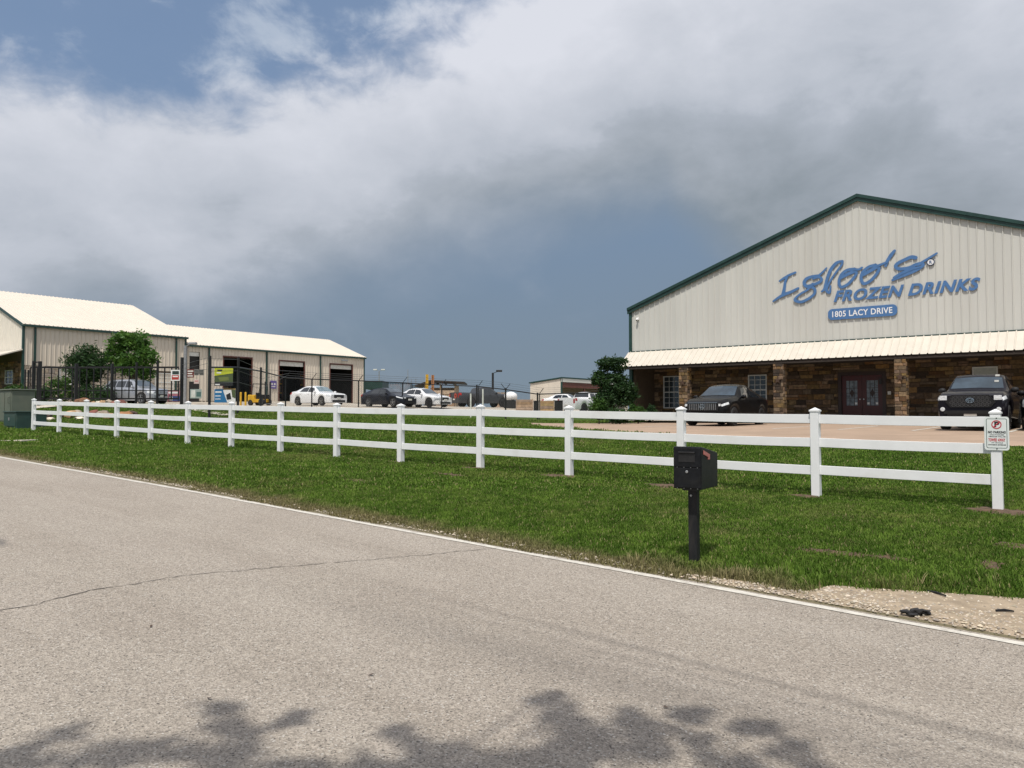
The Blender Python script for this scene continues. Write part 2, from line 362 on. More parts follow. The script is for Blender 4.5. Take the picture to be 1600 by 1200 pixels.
M['yard'] = material('pale yard concrete', (.40, .36, .30), .9, var=.12, scale=.6, dirt=((.30, .26, .21), .5), spec=.2)
M['gravel'] = material('tan gravel', (.34, .275, .20), .95, var=.2, scale=9, bump=.012, bscale=60, dirt=((.26, .20, .135), .55), spec=.15, streak=(.5, 1, 1))
M['pebble'] = material('pale pebbles', (.42, .365, .285), .9, var=.15, scale=20, per=.45)
M['soil'] = material('bare brown soil', (.10, .064, .040), .95, var=.35, scale=14, bump=.015, bscale=30)
M['line'] = material('worn white road paint', (.56, .535, .475), .8, var=.12, scale=18, dirt=((.36, .33, .29), .95))

def axis(parts):
    out = []
    for a, b, st in parts: out += list(np.arange(a, b, st))
    return sorted(set(round(float(q), 3) for q in out + [parts[-1][1]]))
gx = axis([(-300, -64, 12), (-64, 6, .7), (6, 20, 2), (20, 260, 20)])
gy = axis([(-120, -6, 12), (-6, 6.62, 1.5)]) [:-1] + [6.54, 6.62] + axis([(6.9, 14, .35), (14, 46, .8), (46, 75, 3), (75, 180, 15), (180, 900, 90)])
mb = MB()
for y in gy:
    for x in gx:
        z = road_z(x) - .05 if -1.6 < y < 6.6 else gz(x, y)
        mb.v.append((x, y, z))
nx = len(gx)
for j in range(len(gy) - 1):
    for i in range(nx - 1): mb.f.append((j * nx + i, j * nx + i + 1, (j + 1) * nx + i + 1, (j + 1) * nx + i))
struct(mb.build('ground', M['lawn'], smooth=40, fix=False))

def sheet(name, poly, m, dz, step=.8, zf=gz):
    bm = bmesh.new(); bm.faces.new([bm.verts.new((p[0], p[1], 0)) for p in poly])
    xs = [p[0] for p in poly]; ys = [p[1] for p in poly]
    for c in np.arange(min(xs) + step, max(xs), step): bmesh.ops.bisect_plane(bm, geom=bm.verts[:] + bm.edges[:] + bm.faces[:], plane_co=(c, 0, 0), plane_no=(1, 0, 0))
    for c in np.arange(min(ys) + step, max(ys), step): bmesh.ops.bisect_plane(bm, geom=bm.verts[:] + bm.edges[:] + bm.faces[:], plane_co=(0, c, 0), plane_no=(0, 1, 0))
    for v in bm.verts: v.co.z = zf(v.co.x, v.co.y) + dz
    bmesh.ops.recalc_face_normals(bm, faces=bm.faces)
    if sum(f.normal.z for f in bm.faces) < 0: bmesh.ops.reverse_faces(bm, faces=bm.faces)
    me = bpy.data.meshes.new(name); bm.to_mesh(me); bm.free(); me.materials.append(m); return struct(link(name, me))
# road with a ragged edge
ex = axis([(-160, -40, 10), (-40, 3, .17), (3, 60, 6)])
mb = MB(); rr = random.Random(3); prev = 0
for i, x in enumerate(ex):
    prev = prev * .75 + rr.gauss(0, .022)
    z = road_z(x); mb.v += [(x, -1.5, z), (x, 3., z), (x, 6.4, z), (x, 6.63 + max(-.03, min(.05, prev)), z - .004), (x, 6.75 + prev, z - .05)]
    if i:
        o = 5 * i
        for k in range(4): mb.f.append((o - 5 + k, o + k, o + k + 1, o - 5 + k + 1))
road = struct(mb.build('road', M['road'], fix=True))
mb = MB(); n = 0
for i, x in enumerate(ex):
    if x < -110 or x > 40: continue
    a = .012 * rr.random(); mb.v += [(x, 6.45 + a, road_z(x) + .004), (x, 6.535 + .02 * rr.random(), road_z(x) + .004)]
    if n: mb.f.append((2 * n - 2, 2 * n, 2 * n + 1, 2 * n - 1))
    n += 1
struct(mb.build('edge_line', M['line']))
# cracks sealed dark, following their own run across the lane
def on_road(px, py):
    z = 0.
    for _ in range(6):
        r = ray(px, py); t = (z - 1.5) / r[2]; p = EYE + r * t; z = road_z(p[0])
    return p
def crack(pix, wd, seed):
    rr = random.Random(seed); pts = []
    P3 = [on_road(*p) for p in pix]
    for a, b in zip(P3[:-1], P3[1:]):
        k = max(2, int(np.hypot(*(b - a)[:2]) / .05))
        for q in range(k): pts.append(a + (b - a) * q / k + np.array([rr.gauss(0, .012), rr.gauss(0, .012), 0]))
    m = MB()
    for i, p in enumerate(pts):
        d = pts[min(i + 1, len(pts) - 1)] - pts[max(i - 1, 0)]; nn = np.array([-d[1], d[0], 0]); nn /= (np.linalg.norm(nn) + 1e-6)
        h = wd * rr.uniform(.25, 1.) * .5; z = road_z(p[0]) + .004
        for sg in (1, -1): q = p + nn * h * sg; m.v.append((q[0], q[1], z))
        if i: m.f.append((2 * i - 2, 2 * i - 1, 2 * i + 1, 2 * i))
    o = m.build('road_crack', material('crack filler', (.15, .135, .118), .9, var=.3, scale=30)); struct(o)
crack([(-20, 958), (20, 951), (62, 944), (76, 938), (110, 930), (150, 921), (200, 914), (250, 905), (300, 898), (350, 894), (420, 888), (520, 879)], .022, 1)
crack([(520, 879), (600, 873), (680, 866), (760, 858), (830, 850)], .018, 2)
#crack([(1085, 1010), (1160, 1026), (1185, 1032)], .022, 3)
#crack([(1180, 1070), (1260, 1078), (1350, 1090), (1450, 1099), (1520, 1108)], .02, 4)
# pavement in front of the right building
PAVE = [(-23.2, 30.8), (-21, 28.0), (-17, 23.6), (-12, 20.6), (-8, 19.6), (-3, 19.3), (4, 19.3), (14, 19.5), (14, 36.8), (-19.2, 36.8), (-19.6, 33.6), (-21.2, 32.2)]
sheet('parking_lot', PAVE, M['pave'], .022)
for i, px in enumerate((1060, 1148, 1286, 1426, 1588)):
    z = .96; r = ray(px, 672); p = EYE + r * ((z - 1.5) / r[2]); x = float(p[0])
    if i == 0: x = on_y(1092, 671, 27.)[0] - 2.1
    mb = MB(); ys = np.linspace(26.6, 32.2, 12)
    for k, y in enumerate(ys):
        mb.v += [(x - .06, y, gz(x, y) + .028), (x + .06, y, gz(x, y) + .028)]
        if k: mb.f.append((2 * k - 2, 2 * k - 1, 2 * k + 1, 2 * k))
    struct(mb.build('bay_line', M['line']))
sheet('porch_slab', [(-20.6, 35.2), (4, 35.2), (4, 39.8), (-20.6, 39.8)], M['conc'], .13)
sheet('concrete_yard', [(-62, 24.8), (-50, 26.2), (-45.5, 29.5), (-41.5, 34.5), (-38.2, 39), (-36.2, 44), (-34, 52), (-31, 66), (-40, 74), (-62, 74)], M['yard'], .03, 1.5)
sheet('entrance_drive', [(-58, 15.6), (-46, 16.4), (-46, 18.8), (-50, 26.2), (-62, 24.8)], M['conc'], .05, 1.2)
p1, p2, p3 = drop(300, 641), drop(330, 645.5), drop(358, 650)
dv = np.array([.25, .30, 0])
sheet('concrete_strip', [p1 - dv, p2 - dv, p3 - dv, p3 + dv, p2 + dv, p1 + dv], M['conc'], .05)
GRAV = [tuple(drop(px, py)[:2]) for px, py in ((1085, 899), (1130, 906), (1180, 913), (1225, 924), (1262, 926), (1300, 917), (1350, 921), (1420, 925), (1500, 931), (1640, 940))]
GRAV = [(GRAV[0][0] - .15, 6.575)] + GRAV + [(6.0, GRAV[-1][1] + .1), (6.0, 6.575)]
sheet('gravel_shoulder', GRAV, M['gravel'], .012, .25, lambda x, y: gz(x, y) - (.022 if y < 6.6 else 0.))
from mathutils.geometry import intersect_point_tri_2d
def inside(x, y, poly):
    c = False; n = len(poly); j = n - 1
    for i in range(n):
        if (poly[i][1] > y) != (poly[j][1] > y) and x < (poly[j][0] - poly[i][0]) * (y - poly[i][1]) / (poly[j][1] - poly[i][1]) + poly[i][0]: c = not c
        j = i
    return c
def pebbles(name, pts, m, r0, r1, seed):
    rr = random.Random(seed); mb = MB(); base = [(1, 0, 0), (.2, .9, .1), (-.9, .3, 0), (-.3, -.9, .1), (.1, .1, .8), (0, 0, -.5)]
    for x, y in pts:
        r = rr.uniform(r0, r1) * (1 if rr.random() < .92 else 1.7); a = rr.uniform(0, 6.3); ca_, sa_ = math.cos(a), math.sin(a); z = gz(x, y) + .012
        o = [(x + r * (p[0] * ca_ - p[1] * sa_) * rr.uniform(.7, 1.2), y + r * (p[0] * sa_ + p[1] * ca_) * rr.uniform(.7, 1.2), z + r * p[2] * rr.uniform(.5, .9)) for p in base]
        mb.add(o, [(0, 1, 4), (1, 2, 4), (2, 3, 4), (3, 0, 4), (0, 3, 5), (3, 2, 5), (2, 1, 5), (1, 0, 5)])
    return tag(mb.build(name, m, fix=False), kind='stuff')
rr = random.Random(5); pts = []
while len(pts) < 4200:
    x, y = rr.uniform(-3.2, 4.0), rr.uniform(6.62, 8.6)
    if inside(x, y, GRAV) and (rr.random() < (1. if y < 7.15 else .28)): pts.append((x, y))
for _ in range(1500):
    x = rr.uniform(-18, -1.5); pts.append((x, 6.63 + abs(rr.gauss(0, .10))))
pebbles('gravel', pts, M['pebble'], .006, .017, 6)
# bare soil scraped round the feet of the nearer posts
BARE = []
def patch(cx, cy, rx, ry, seed, m, h=.035):
    BARE.append((cx, cy, rx, ry, h > .02))
    rr = random.Random(seed); mb = MB(); n = 26; ph = [rr.uniform(0, 6.3) for _ in range(4)]; rings = (0, .35, .7, 1.)
    mb.v.append((cx, cy, gz(cx, cy) + h))
    for q in rings[1:]:
        for k in range(n):
            a = 2 * math.pi * k / n; e = 1 + .28 * math.sin(2 * a + ph[0]) + .18 * math.sin(5 * a + ph[1]) + .1 * math.sin(9 * a + ph[2]) + rr.uniform(-.08, .08)
            x, y = cx + rx * q * e * math.cos(a), cy + ry * q * e * math.sin(a)
            mb.v.append((x, y, gz(x, y) + (h * (1 - q) + .006 if q < 1 else -.012) + rr.uniform(0, .012) * (q < 1)))
    for k in range(n):
        mb.f.append((0, 1 + k, 1 + (k + 1) % n))
        for j in range(2): a = 1 + j * n; mb.f.append((a + k, a + n + k, a + n + (k + 1) % n, a + (k + 1) % n))
    return struct(mb.build('bare_soil', m, smooth=60))
POSTPX = [52, 92, 134, 182, 235, 293, 361, 438, 526, 626, 750.5, 889.5, 1065.5, 1276, 1560]
POSTTOP = [623.2, 623.6, 624.2, 625.4, 626.2, 627.4, 628.4, 629.2, 630, 631, 632.4, 634, 636, 638, 640.]
POSTBOT = [673, 678, 683, 687, 689.5, 694, 700, 708, 716, 722.5, 731, 746.5, 762, 778, 798.]
FY = 12.47
for i, (px, rx, ry) in enumerate(((1560, .55, .30), (1276, .30, .2), (1065.5, .5, .30), (889.5, .42, .28), (750.5, .35, .22), (626, .3, .16))):
    x = on_y(px, 760, FY)[0]; patch(x + (.1 if i == 0 else -.12), FY - .12, rx, ry, i + 11, M['soil'])
for i, (px, py, rx, ry) in enumerate(((1305, 866, .42, .10), (1390, 874, .30, .10), (1545, 884, .12, .2), (1590, 855, .25, .15), (1560, 803, .3, .2), (700, 742, .5, .12), (560, 752, .5, .14))):
    p = drop(px, py); patch(p[0], p[1], rx, ry, i + 31, M['soil'], .012)

rr = random.Random(77); clods = []
for cx, cy, rx, ry, full in BARE:
    for _ in range(int(260 * rx)): clods.append((cx + rr.gauss(0, .5) * rx, cy + rr.gauss(0, .5) * ry))
pebbles('soil_clods', clods, M['soil'], .008, .024, 8)
# ------------------------------------------------------------------ grass: tufts scattered over the lawn
def tuft(seed, n=20, spread=.075, hmin=.015, hmax=.038, wd=.0042):
    rr = random.Random(seed); mb = MB()
    for _ in range(n):
        a = rr.uniform(0, 6.28); d = spread * math.sqrt(rr.random()); x, y = d * math.cos(a), d * math.sin(a); h = rr.uniform(hmin, hmax); b = rr.uniform(0, 6.28); ln = h * rr.uniform(.2, .9)
        wx, wy = math.cos(b + 1.57) * wd, math.sin(b + 1.57) * wd; ex_, ey_ = math.cos(b) * ln, math.sin(b) * ln
        mb.add([(x - wx, y - wy, -.005), (x + wx, y + wy, -.005), (x + ex_ * .4 + wx * .8, y + ey_ * .4 + wy * .8, h * .62), (x + ex_ * .4 - wx * .8, y + ey_ * .4 - wy * .8, h * .62), (x + ex_, y + ey_, h)],
               [(0, 1, 2, 3), (3, 2, 4)])
    return mb
gm = bpy.data.materials.new('grass blades'); gm.use_nodes = True; t = NT(gm.node_tree); b = t.n['Principled BSDF']
g = t.new('ShaderNodeNewGeometry'); oi = t.new('ShaderNodeObjectInfo'); pos = oi.outputs['Location']; s = t.new('ShaderNodeSeparateXYZ'); t.put(s.inputs[0], pos)
med = t.noise(pos, 1.3, 5, .65, .3); big = t.noise(pos, .28, 5, .6, .5)
f = t.m('FRACT', t.m('ADD', g.outputs['Random Per Island'], oi.outputs['Random']))
c = t.mix(f, (.122, .212, .028), (.222, .332, .058)); c = t.mix(t.ramp(med, .35, .7, 0., .8), c, (.062, .132, .014)); c = t.mix(t.ramp(t.noise(pos, .55, 4, .6, .6), .52, .72, 0., .55), c, (.27, .27, .085)); c = t.mix(t.ramp(t.noise(pos, 7., 4, .7, .4), .40, .60, .72, 0.), c, (.034, .080, .009))
dry = t.m('ADD', t.m('MULTIPLY', big, .5), t.m('ADD', t.m('MULTIPLY', t.noise(pos, 1.5, 6, .65, .3), .45), t.m('MULTIPLY', f, .12)))
c = t.mix(t.ramp(dry, .58, .72, 0., .6), c, (.30, .245, .125)); c = t.mix(t.ramp(f, .92, .97, 0., .8), c, (.36, .30, .16))
edge = t.ramp(t.m('ADD', s.outputs[1], t.m('MULTIPLY', t.m('SUBTRACT', med, .5), 1.2)), 7.25, 6.75, 0., .75)
c = t.mix(edge, c, t.mix(f, (.15, .115, .06), (.36, .29, .17)))
t.put(b.inputs['Base Color'], c); b.inputs['Roughness'].default_value = .7; b.inputs['Specular IOR Level'].default_value = .1
tr = t.new('ShaderNodeBsdfTranslucent'); t.put(tr.inputs[0], c); mx = t.new('ShaderNodeMixShader'); mx.inputs[0].default_value = .3
t.l.new(b.outputs[0], mx.inputs[1]); t.l.new(tr.outputs[0], mx.inputs[2]); t.l.new(mx.outputs[0], t.n['Material Output'].inputs[0])
M['grass'] = gm
def grass(name, poly_test, x0, x1, y0, y1, st, dens, tuft_mesh, seed, smin, smax):
    mb = MB(); nxx = int((x1 - x0) / st); nyy = int((y1 - y0) / st)
    for i in range(nxx):
        for j in range(nyy):
            xa, ya = x0 + i * st, y0 + j * st
            if not poly_test(xa + st / 2, ya + st / 2): continue
            o = len(mb.v); mb.v += [(a, c_, gz(a, c_)) for a, c_ in ((xa, ya), (xa + st, ya), (xa + st, ya + st), (xa, ya + st))]; mb.f.append((o, o + 1, o + 2, o + 3))
    o = mb.build(name, M['grass'], fix=False); tag(o, kind='stuff')
    to = bpy.data.objects.new(name + '_tuft', tuft_mesh)
    ng = bpy.data.node_groups.new(name, 'GeometryNodeTree'); ng.interface.new_socket('Geometry', in_out='INPUT', socket_type='NodeSocketGeometry'); ng.interface.new_socket('Geometry', in_out='OUTPUT', socket_type='NodeSocketGeometry')
    N = ng.nodes; L = ng.links; gi = N.new('NodeGroupInput'); go = N.new('NodeGroupOutput')
    dp = N.new('GeometryNodeDistributePointsOnFaces'); dp.inputs['Density'].default_value = dens; dp.inputs['Seed'].default_value = seed
    oi_ = N.new('GeometryNodeObjectInfo'); oi_.inputs['Object'].default_value = to; oi_.inputs['As Instance'].default_value = True
    ip = N.new('GeometryNodeInstanceOnPoints'); rv = N.new('FunctionNodeRandomValue'); rv.data_type = 'FLOAT_VECTOR'; rv.inputs[1].default_value = (.2, .2, 6.28); rv.inputs[0].default_value = (-.2, -.2, 0)
    rs = N.new('FunctionNodeRandomValue'); rs.data_type = 'FLOAT'; rs.inputs[2].default_value = smin; rs.inputs[3].default_value = smax; rs.inputs['Seed'].default_value = 3
    L.new(gi.outputs[0], dp.inputs['Mesh']); L.new(dp.outputs['Points'], ip.inputs['Points']); L.new(oi_.outputs['Geometry'], ip.inputs['Instance']); L.new(rv.outputs[0], ip.inputs['Rotation']); L.new(rs.outputs[1], ip.inputs['Scale']); L.new(ip.outputs[0], go.inputs[0])
    md = o.modifiers.new('scatter', 'NODES'); md.node_group = ng; return o
OFFICE = lambda x, y: x < -56 and y > 15
def visible(x, y): 
    Z = y * ca - x * sa; X = x * ca + y * sa; return Z > 2 and abs(X) < .85 * Z + 2.5
def bare(x, y):
    for cx, cy, rx, ry, full in BARE:
        if (full or math.sin(x * 41 + y * 67) > -.1) and ((x - cx) / rx) ** 2 + ((y - cy) / ry) ** 2 < .75 + .35 * math.sin(x * 17 + y * 11): return True
    return False
def lawn_ok(x, y): return not bare(x, y) and visible(x, y) and not inside(x, y, GRAV) and not inside(x, y, PAVE) and y > 6.62
depth = lambda x, y: y * ca - x * sa
TM = tuft(1).mesh('grass_tuft', M['grass']); TM2 = tuft(2, 24, .16, .018, .045, .008).mesh('grass_tuft_wide', M['grass']); TM3 = tuft(3, 26, .3, .02, .055, .014).mesh('grass_tuft_far', M['grass'])
grass('grass', lambda x, y: lawn_ok(x, y) and depth(x, y) < 12.5 and (y > 6.72 or math.sin(x * 3.1) + math.sin(x * 1.3 + 1) > -.2), -14, 6.5, 6.62, 16, .1, 470, TM, 4, .7, 1.25)
grass('grass', lambda x, y: lawn_ok(x, y) and 12.5 <= depth(x, y) < 22, -36, 9, 6.8, 26, .25, 120, TM2, 5, .7, 1.2)
grass('grass', lambda x, y: lawn_ok(x, y) and 22 <= depth(x, y) < 48 and not (y > 24 and x < -37.5) and not (x < -45.5 and y > 15.4) and not (OFFICE(x, y)), -62, 10, 7, 46, .5, 26, TM3, 6, .7, 1.2)
# longer weeds where the mower does not reach: along the gravel
TW = tuft(8, 16, .09, .05, .13, .005).mesh('weed_tuft', M['grass'])
def weedy(x, y):
    yy = np.interp(x, [p[0] for p in GRAV[1:-2]], [p[1] for p in GRAV[1:-2]]); return (x > GRAV[1][0] - .2 and yy < y < yy + .75) or (GRAV[1][0] - .9 < x < GRAV[2][0] and 6.66 < y < 7.2)
grass('tall_grass', weedy, -4, 2, 6.62, 9.5, .1, 55, TW, 9, .5, 1.1)

# ================================================================== METAL BUILDINGS
RIB = [(0, 0), (.12, 0), (.138, .042), (.168, .042), (.186, 0)]
def panels(parent, mat_, fmap, u0, u1, zlo, zhi, openings=(), name='wall_panel', breaks=()):
    """sheets .914 m wide, three ribs each; fmap(u, d, z) -> world"""
    u = u0
    while u < u1 - .02:
        ue = min(u + .914, u1); pr = []
        for q in range(3):
            for a, d in RIB: pr.append((u + q * .3047 + a, d))
        pr.append((u + .914, 0)); pr = [p for p in pr if p[0] < ue - 1e-3]; pr.append((ue, 0))
        for b in breaks:
            if u < b < ue and all(abs(p[0] - b) > .004 for p in pr): 
                pr.append((b, float(np.interp(b, [p[0] for p in pr], [p[1] for p in pr])))); pr.sort()
        mb = MB()
        for (a, d), (a2, d2) in zip(pr[:-1], pr[1:]):
            mid = (a + a2) / 2; spans = [(zlo, None)]
            for o0, o1, oz0, oz1 in openings:
                if o0 < mid < o1: spans = [(oz1, None)] + ([(zlo, oz0)] if oz0 > zlo + .05 else [])
            for z0, z1 in spans:
                za = zhi(a) if z1 is None else z1; zb = zhi(a2) if z1 is None else z1
                mb.add([fmap(a, d, z0), fmap(a2, d2, z0), fmap(a2, d2, zb), fmap(a, d, za)], [(0, 1, 2, 3)])
        mb.build(name, mat_, parent, fix=False); u += .914
UNIT = []
for sd_ in range(4):
    rr = random.Random(sd_); bm = MB(); j = lambda: rr.uniform(-.06, .06)
    v = [(x + j(), y, z + j()) for y in (-1,) for x, z in ((-.44, -.42), (.44, -.42), (.44, .42), (-.44, .42))]
    v += [(x, y, z) for y in (-.45, 0) for x, z in ((-.5, -.5), (.5, -.5), (.5, .5), (-.5, .5))]
    bm.add(v, [(0, 1, 2, 3), (0, 4, 5, 1), (1, 5, 6, 2), (2, 6, 7, 3), (3, 7, 4, 0), (4, 8, 9, 5), (5, 9, 10, 6), (6, 10, 11, 7), (7, 11, 8, 4)])
    UNIT.append(bm)
UM = {}
def unit(m, k):
    if (m.name, k) not in UM: UM[(m.name, k)] = UNIT[k].mesh('stone', m)
    return UM[(m.name, k)]
def ashlar(u0, u1, z0, z1, openings, seed, hmin=.13, hmax=.28, wmin=.22, wmax=.72):
    rr = random.Random(seed); out = []; z = z0
    while z < z1 - .05:
        h = min(rr.uniform(hmin, hmax), z1 - z); h = h if z1 - z - h > .08 else z1 - z; u = u0 - rr.uniform(0, .1)
        while u < u1 - .02:
            wd = rr.uniform(wmin, wmax); a, b = max(u, u0), min(u + wd, u1)
            if u1 - b < .1: b = u1
            segs = [(a, b)]
            for o0, o1, oz0, oz1 in openings:
                if z + h > oz0 + .02 and z < oz1 - .02: segs = [s_ for a_, b_ in segs for s_ in ((a_, min(b_, o0)), (max(a_, o1), b_)) if s_[1] - s_[0] > .06]
            split = h > .21 and rr.random() < .3
            for a_, b_ in segs:
                if split: out += [(a_, b_, z, z + h / 2), (a_, b_, z + h / 2, z + h)]
                else: out.append((a_, b_, z, z + h))
            u = b if b >= u1 else u + wd
        z += h
    return out
def lay(parent, stones, place, m, depth_, limit, seed, joint=.016):
    """place(u, z) -> (location, rotz) on the wall face; the largest `limit` stones singly, the rest as one mesh"""
    rr = random.Random(seed); st = sorted(stones, key=lambda s_: -(s_[1] - s_[0]) * (s_[3] - s_[2])); rest = MB()
    for i, (a, b, z0, z1) in enumerate(st):
        loc, rz = place((a + b) / 2, (z0 + z1) / 2); sc = (b - a - joint, depth_ * rr.uniform(.6, 1.25), z1 - z0 - joint)
        if i < limit:
            o = link('stone', unit(m, rr.randrange(4)), parent); o.location = loc; o.rotation_euler = (0, 0, rz); o.scale = sc
        else:
            k = UNIT[rr.randrange(4)]; c_, s_ = math.cos(rz), math.sin(rz)
            rest.add([(loc[0] + x * sc[0] * c_ - y * sc[1] * s_, loc[1] + x * sc[0] * s_ + y * sc[1] * c_, loc[2] + z * sc[2]) for x, y, z in k.v], k.f)
    if rest.v: tag(rest.build('stone', m, parent, fix=False), kind='stuff')
def wall_with_holes(fmap, u0, u1, z0, z1, thick, openings):
    us = sorted({u0, u1, *[o[0] for o in openings], *[o[1] for o in openings]}); zs = sorted({z0, z1, *[o[2] for o in openings], *[o[3] for o in openings]}); mb = MB()
    us = [q for q in us if u0 <= q <= u1]; zs = [q for q in zs if z0 <= q <= z1]
    for a, b in zip(us[:-1], us[1:]):
        for c_, d in zip(zs[:-1], zs[1:]):
            if any(o[0] < (a + b) / 2 < o[1] and o[2] < (c_ + d) / 2 < o[3] for o in openings): continue
            mb.prism([(a, c_), (b, c_), (b, d), (a, d)], lambda u, v, w_: fmap(u, w_, v), 0, -thick)
    return mb
def window(parent, fmap, u0, u1, z0, z1, cols=2, rows=4, name='window', glass='pane', fm='frame', depth_=.06, bar=.022, fw=.055, mid=True):
    mb = MB(); P = lambda a, b, c_, d, e0, e1: mb.prism([(a, c_), (b, c_), (b, d), (a, d)], lambda u, v, w_: fmap(u, w_, v), e0, e1)
    P(u0, u0 + fw, z0, z1, -depth_, .03); P(u1 - fw, u1, z0, z1, -depth_, .03); P(u0 + fw, u1 - fw, z0, z0 + fw, -depth_, .028); P(u0 + fw, u1 - fw, z1 - fw, z1, -depth_, .028)
    if mid: P(u0 + fw, u1 - fw, (z0 + z1) / 2 - .03, (z0 + z1) / 2 + .03, -.03, .015)
    o = mb.build(name, M[fm], parent)
    mu = MB()
    for i in range(1, cols): a = u0 + fw + (u1 - u0 - 2 * fw) * i / cols; mu.prism([(a - bar / 2, z0 + fw), (a + bar / 2, z0 + fw), (a + bar / 2, z1 - fw), (a - bar / 2, z1 - fw)], lambda u, v, w_: fmap(u, w_, v), -.025, .004)
    for i in range(1, rows):
        c_ = z0 + (z1 - z0) * i / rows
        if mid and abs(c_ - (z0 + z1) / 2) < .05: continue
        mu.prism([(u0 + fw, c_ - bar / 2), (u1 - fw, c_ - bar / 2), (u1 - fw, c_ + bar / 2), (u0 + fw, c_ + bar / 2)], lambda u, v, w_: fmap(u, w_, v), -.027, .002)
    if mu.v: mu.build('muntin', M[fm], o)
    pm = MB().prism([(u0 + fw * .6, z0 + fw * .6), (u1 - fw * .6, z0 + fw * .6), (u1 - fw * .6, z1 - fw * .6), (u0 + fw * .6, z1 - fw * .6)], lambda u, v, w_: fmap(u, w_, v), -.05, -.035)
    pm.build('pane', M[glass], o); return o

# ------------------------------------------------------------------ the building on the right with the lettering
WY, SY = 37.0, 39.3                      # face of the metal gable, face of the stone porch wall behind it
XL, XP, XR, ZE_, ZP = -20.72, -8.96, 2.8, 7.14, 11.32; Z0 = 1.14
slope_r = (ZP - ZE_) / (XP - XL)
roofz = lambda x: ZE_ + slope_r * ((x - XL) if x < XP else (XR - x)) if x < XP else ZP - slope_r * (x - XP)
hall = thing('metal_building', 'stone coloured metal building with blue lettering on its gable above a porch', 'building')
fr = lambda u, d, z: (u, WY - d, z)
panels(hall, M['sheet'], fr, XL + .1, XR - .1, 4.84, lambda x: roofz(x) - .06, breaks=(XP,))
bk = MB().prism([(XL + .02, 4.0), (XR - .02, 4.0), (XR - .02, ZE_ - .1), (XP, ZP - .1), (XL + .02, ZE_ - .1)], lambda u, v, w_: (u, WY + .02 + w_, v), 0, .12)
bk.build('gable_wall', M['sheet'], hall)
mb = MB()
for xs in (XL, XR): 
    sg = 1 if xs == XL else -1
    mb.box(min(xs, xs + sg * .02), WY + .14, Z0 - .1, max(xs, xs + sg * .02), WY + 26, ZE_ - .1)
mb.box(XL, WY + 26, Z0 - .1, XR, WY + 26.1, ZE_); mb.build('side_wall', M['sheet'], hall)
mb = MB()
for xa, za, xb, zb in ((XP, ZP, XL - .12, ZE_ - .043), (XP, ZP, XR + .12, ZE_ - .043)):
    mb.add([(xa, WY - .1, za), (xb, WY - .1, zb), (xb, WY + 26.2, zb), (xa, WY + 26.2, za), (xa, WY - .1, za + .06), (xb, WY - .1, zb + .06), (xb, WY + 26.2, zb + .06), (xa, WY + 26.2, za + .06)],
           [(0, 1, 2, 3), (4, 7, 6, 5), (0, 4, 5, 1), (1, 5, 6, 2), (2, 6, 7, 3), (3, 7, 4, 0)])
mb.build('roof', M['roof'], hall)
for sg, xe in ((-1, XL - .13), (1, XR + .13)):
    mb = MB(); ze = ZP - slope_r * abs(xe - XP)
    for (o0, o1), (d0, d1) in (((-.20, .07), (-.13, -.075)), ((-.02, .13), (-.18, -.132))):
        mb.prism([(XP, ZP + o0), (xe, ze + o0), (xe, ze + o1), (XP, ZP + o1)], lambda u, v, w_: (u, WY + w_, v), d0, d1)
    mb.build('rake_trim', M['green'], hall)
MB().box(XL - .07, WY - .06, Z0, XL + .10, WY + .12, ZE_ - .02).build('corner_trim', M['green'], hall)
MB().box(XR - .10, WY - .06, Z0, XR + .07, WY + .12, ZE_ - .02).build('corner_trim', M['green'], hall)
MB().box(XL + .11, WY - .045, 4.79, XR - .11, WY - .002, 4.855).build('base_trim', M['green'], hall)
# awning
AY, AZ0, AZ1 = 35.92, 3.965, 4.80; AX0, AX1 = XL - .12, XR + .1
def aw(u, d, s_): t_ = s_; return (u, WY - .05 + (AY - WY + .05) * t_, AZ1 + (AZ0 - AZ1) * t_ + d)
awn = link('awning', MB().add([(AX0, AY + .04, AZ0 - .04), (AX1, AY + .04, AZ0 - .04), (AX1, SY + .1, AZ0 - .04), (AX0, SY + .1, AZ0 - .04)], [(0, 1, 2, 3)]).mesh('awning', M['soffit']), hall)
u = AX0
while u < AX1 - .05:
    ue = min(u + .914, AX1); mb = MB(); pr = [(u + q * .3047 + a, d * .9) for q in range(3) for a, d in RIB]; pr = [p for p in pr if p[0] < ue] + [(ue, 0)]
    for (a, d), (a2, d2) in zip(pr[:-1], pr[1:]): mb.add([aw(a, d, 1), aw(a2, d2, 1), aw(a2, d2, 0), aw(a, d, 0)], [(0, 1, 2, 3)])
    mb.build('awning_panel', M['awning'], awn, fix=False); u += .914
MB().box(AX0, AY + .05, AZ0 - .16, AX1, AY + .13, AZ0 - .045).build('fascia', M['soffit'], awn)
for xe in (AX0, AX1): MB().prism([(AY + .02, AZ0 - .03), (WY - .06, AZ0 - .03), (WY - .06, AZ1 - .03)], lambda u_, v, w_: (xe + w_, u_, v), -.012, .012).build('end_cap', M['awning'], awn)
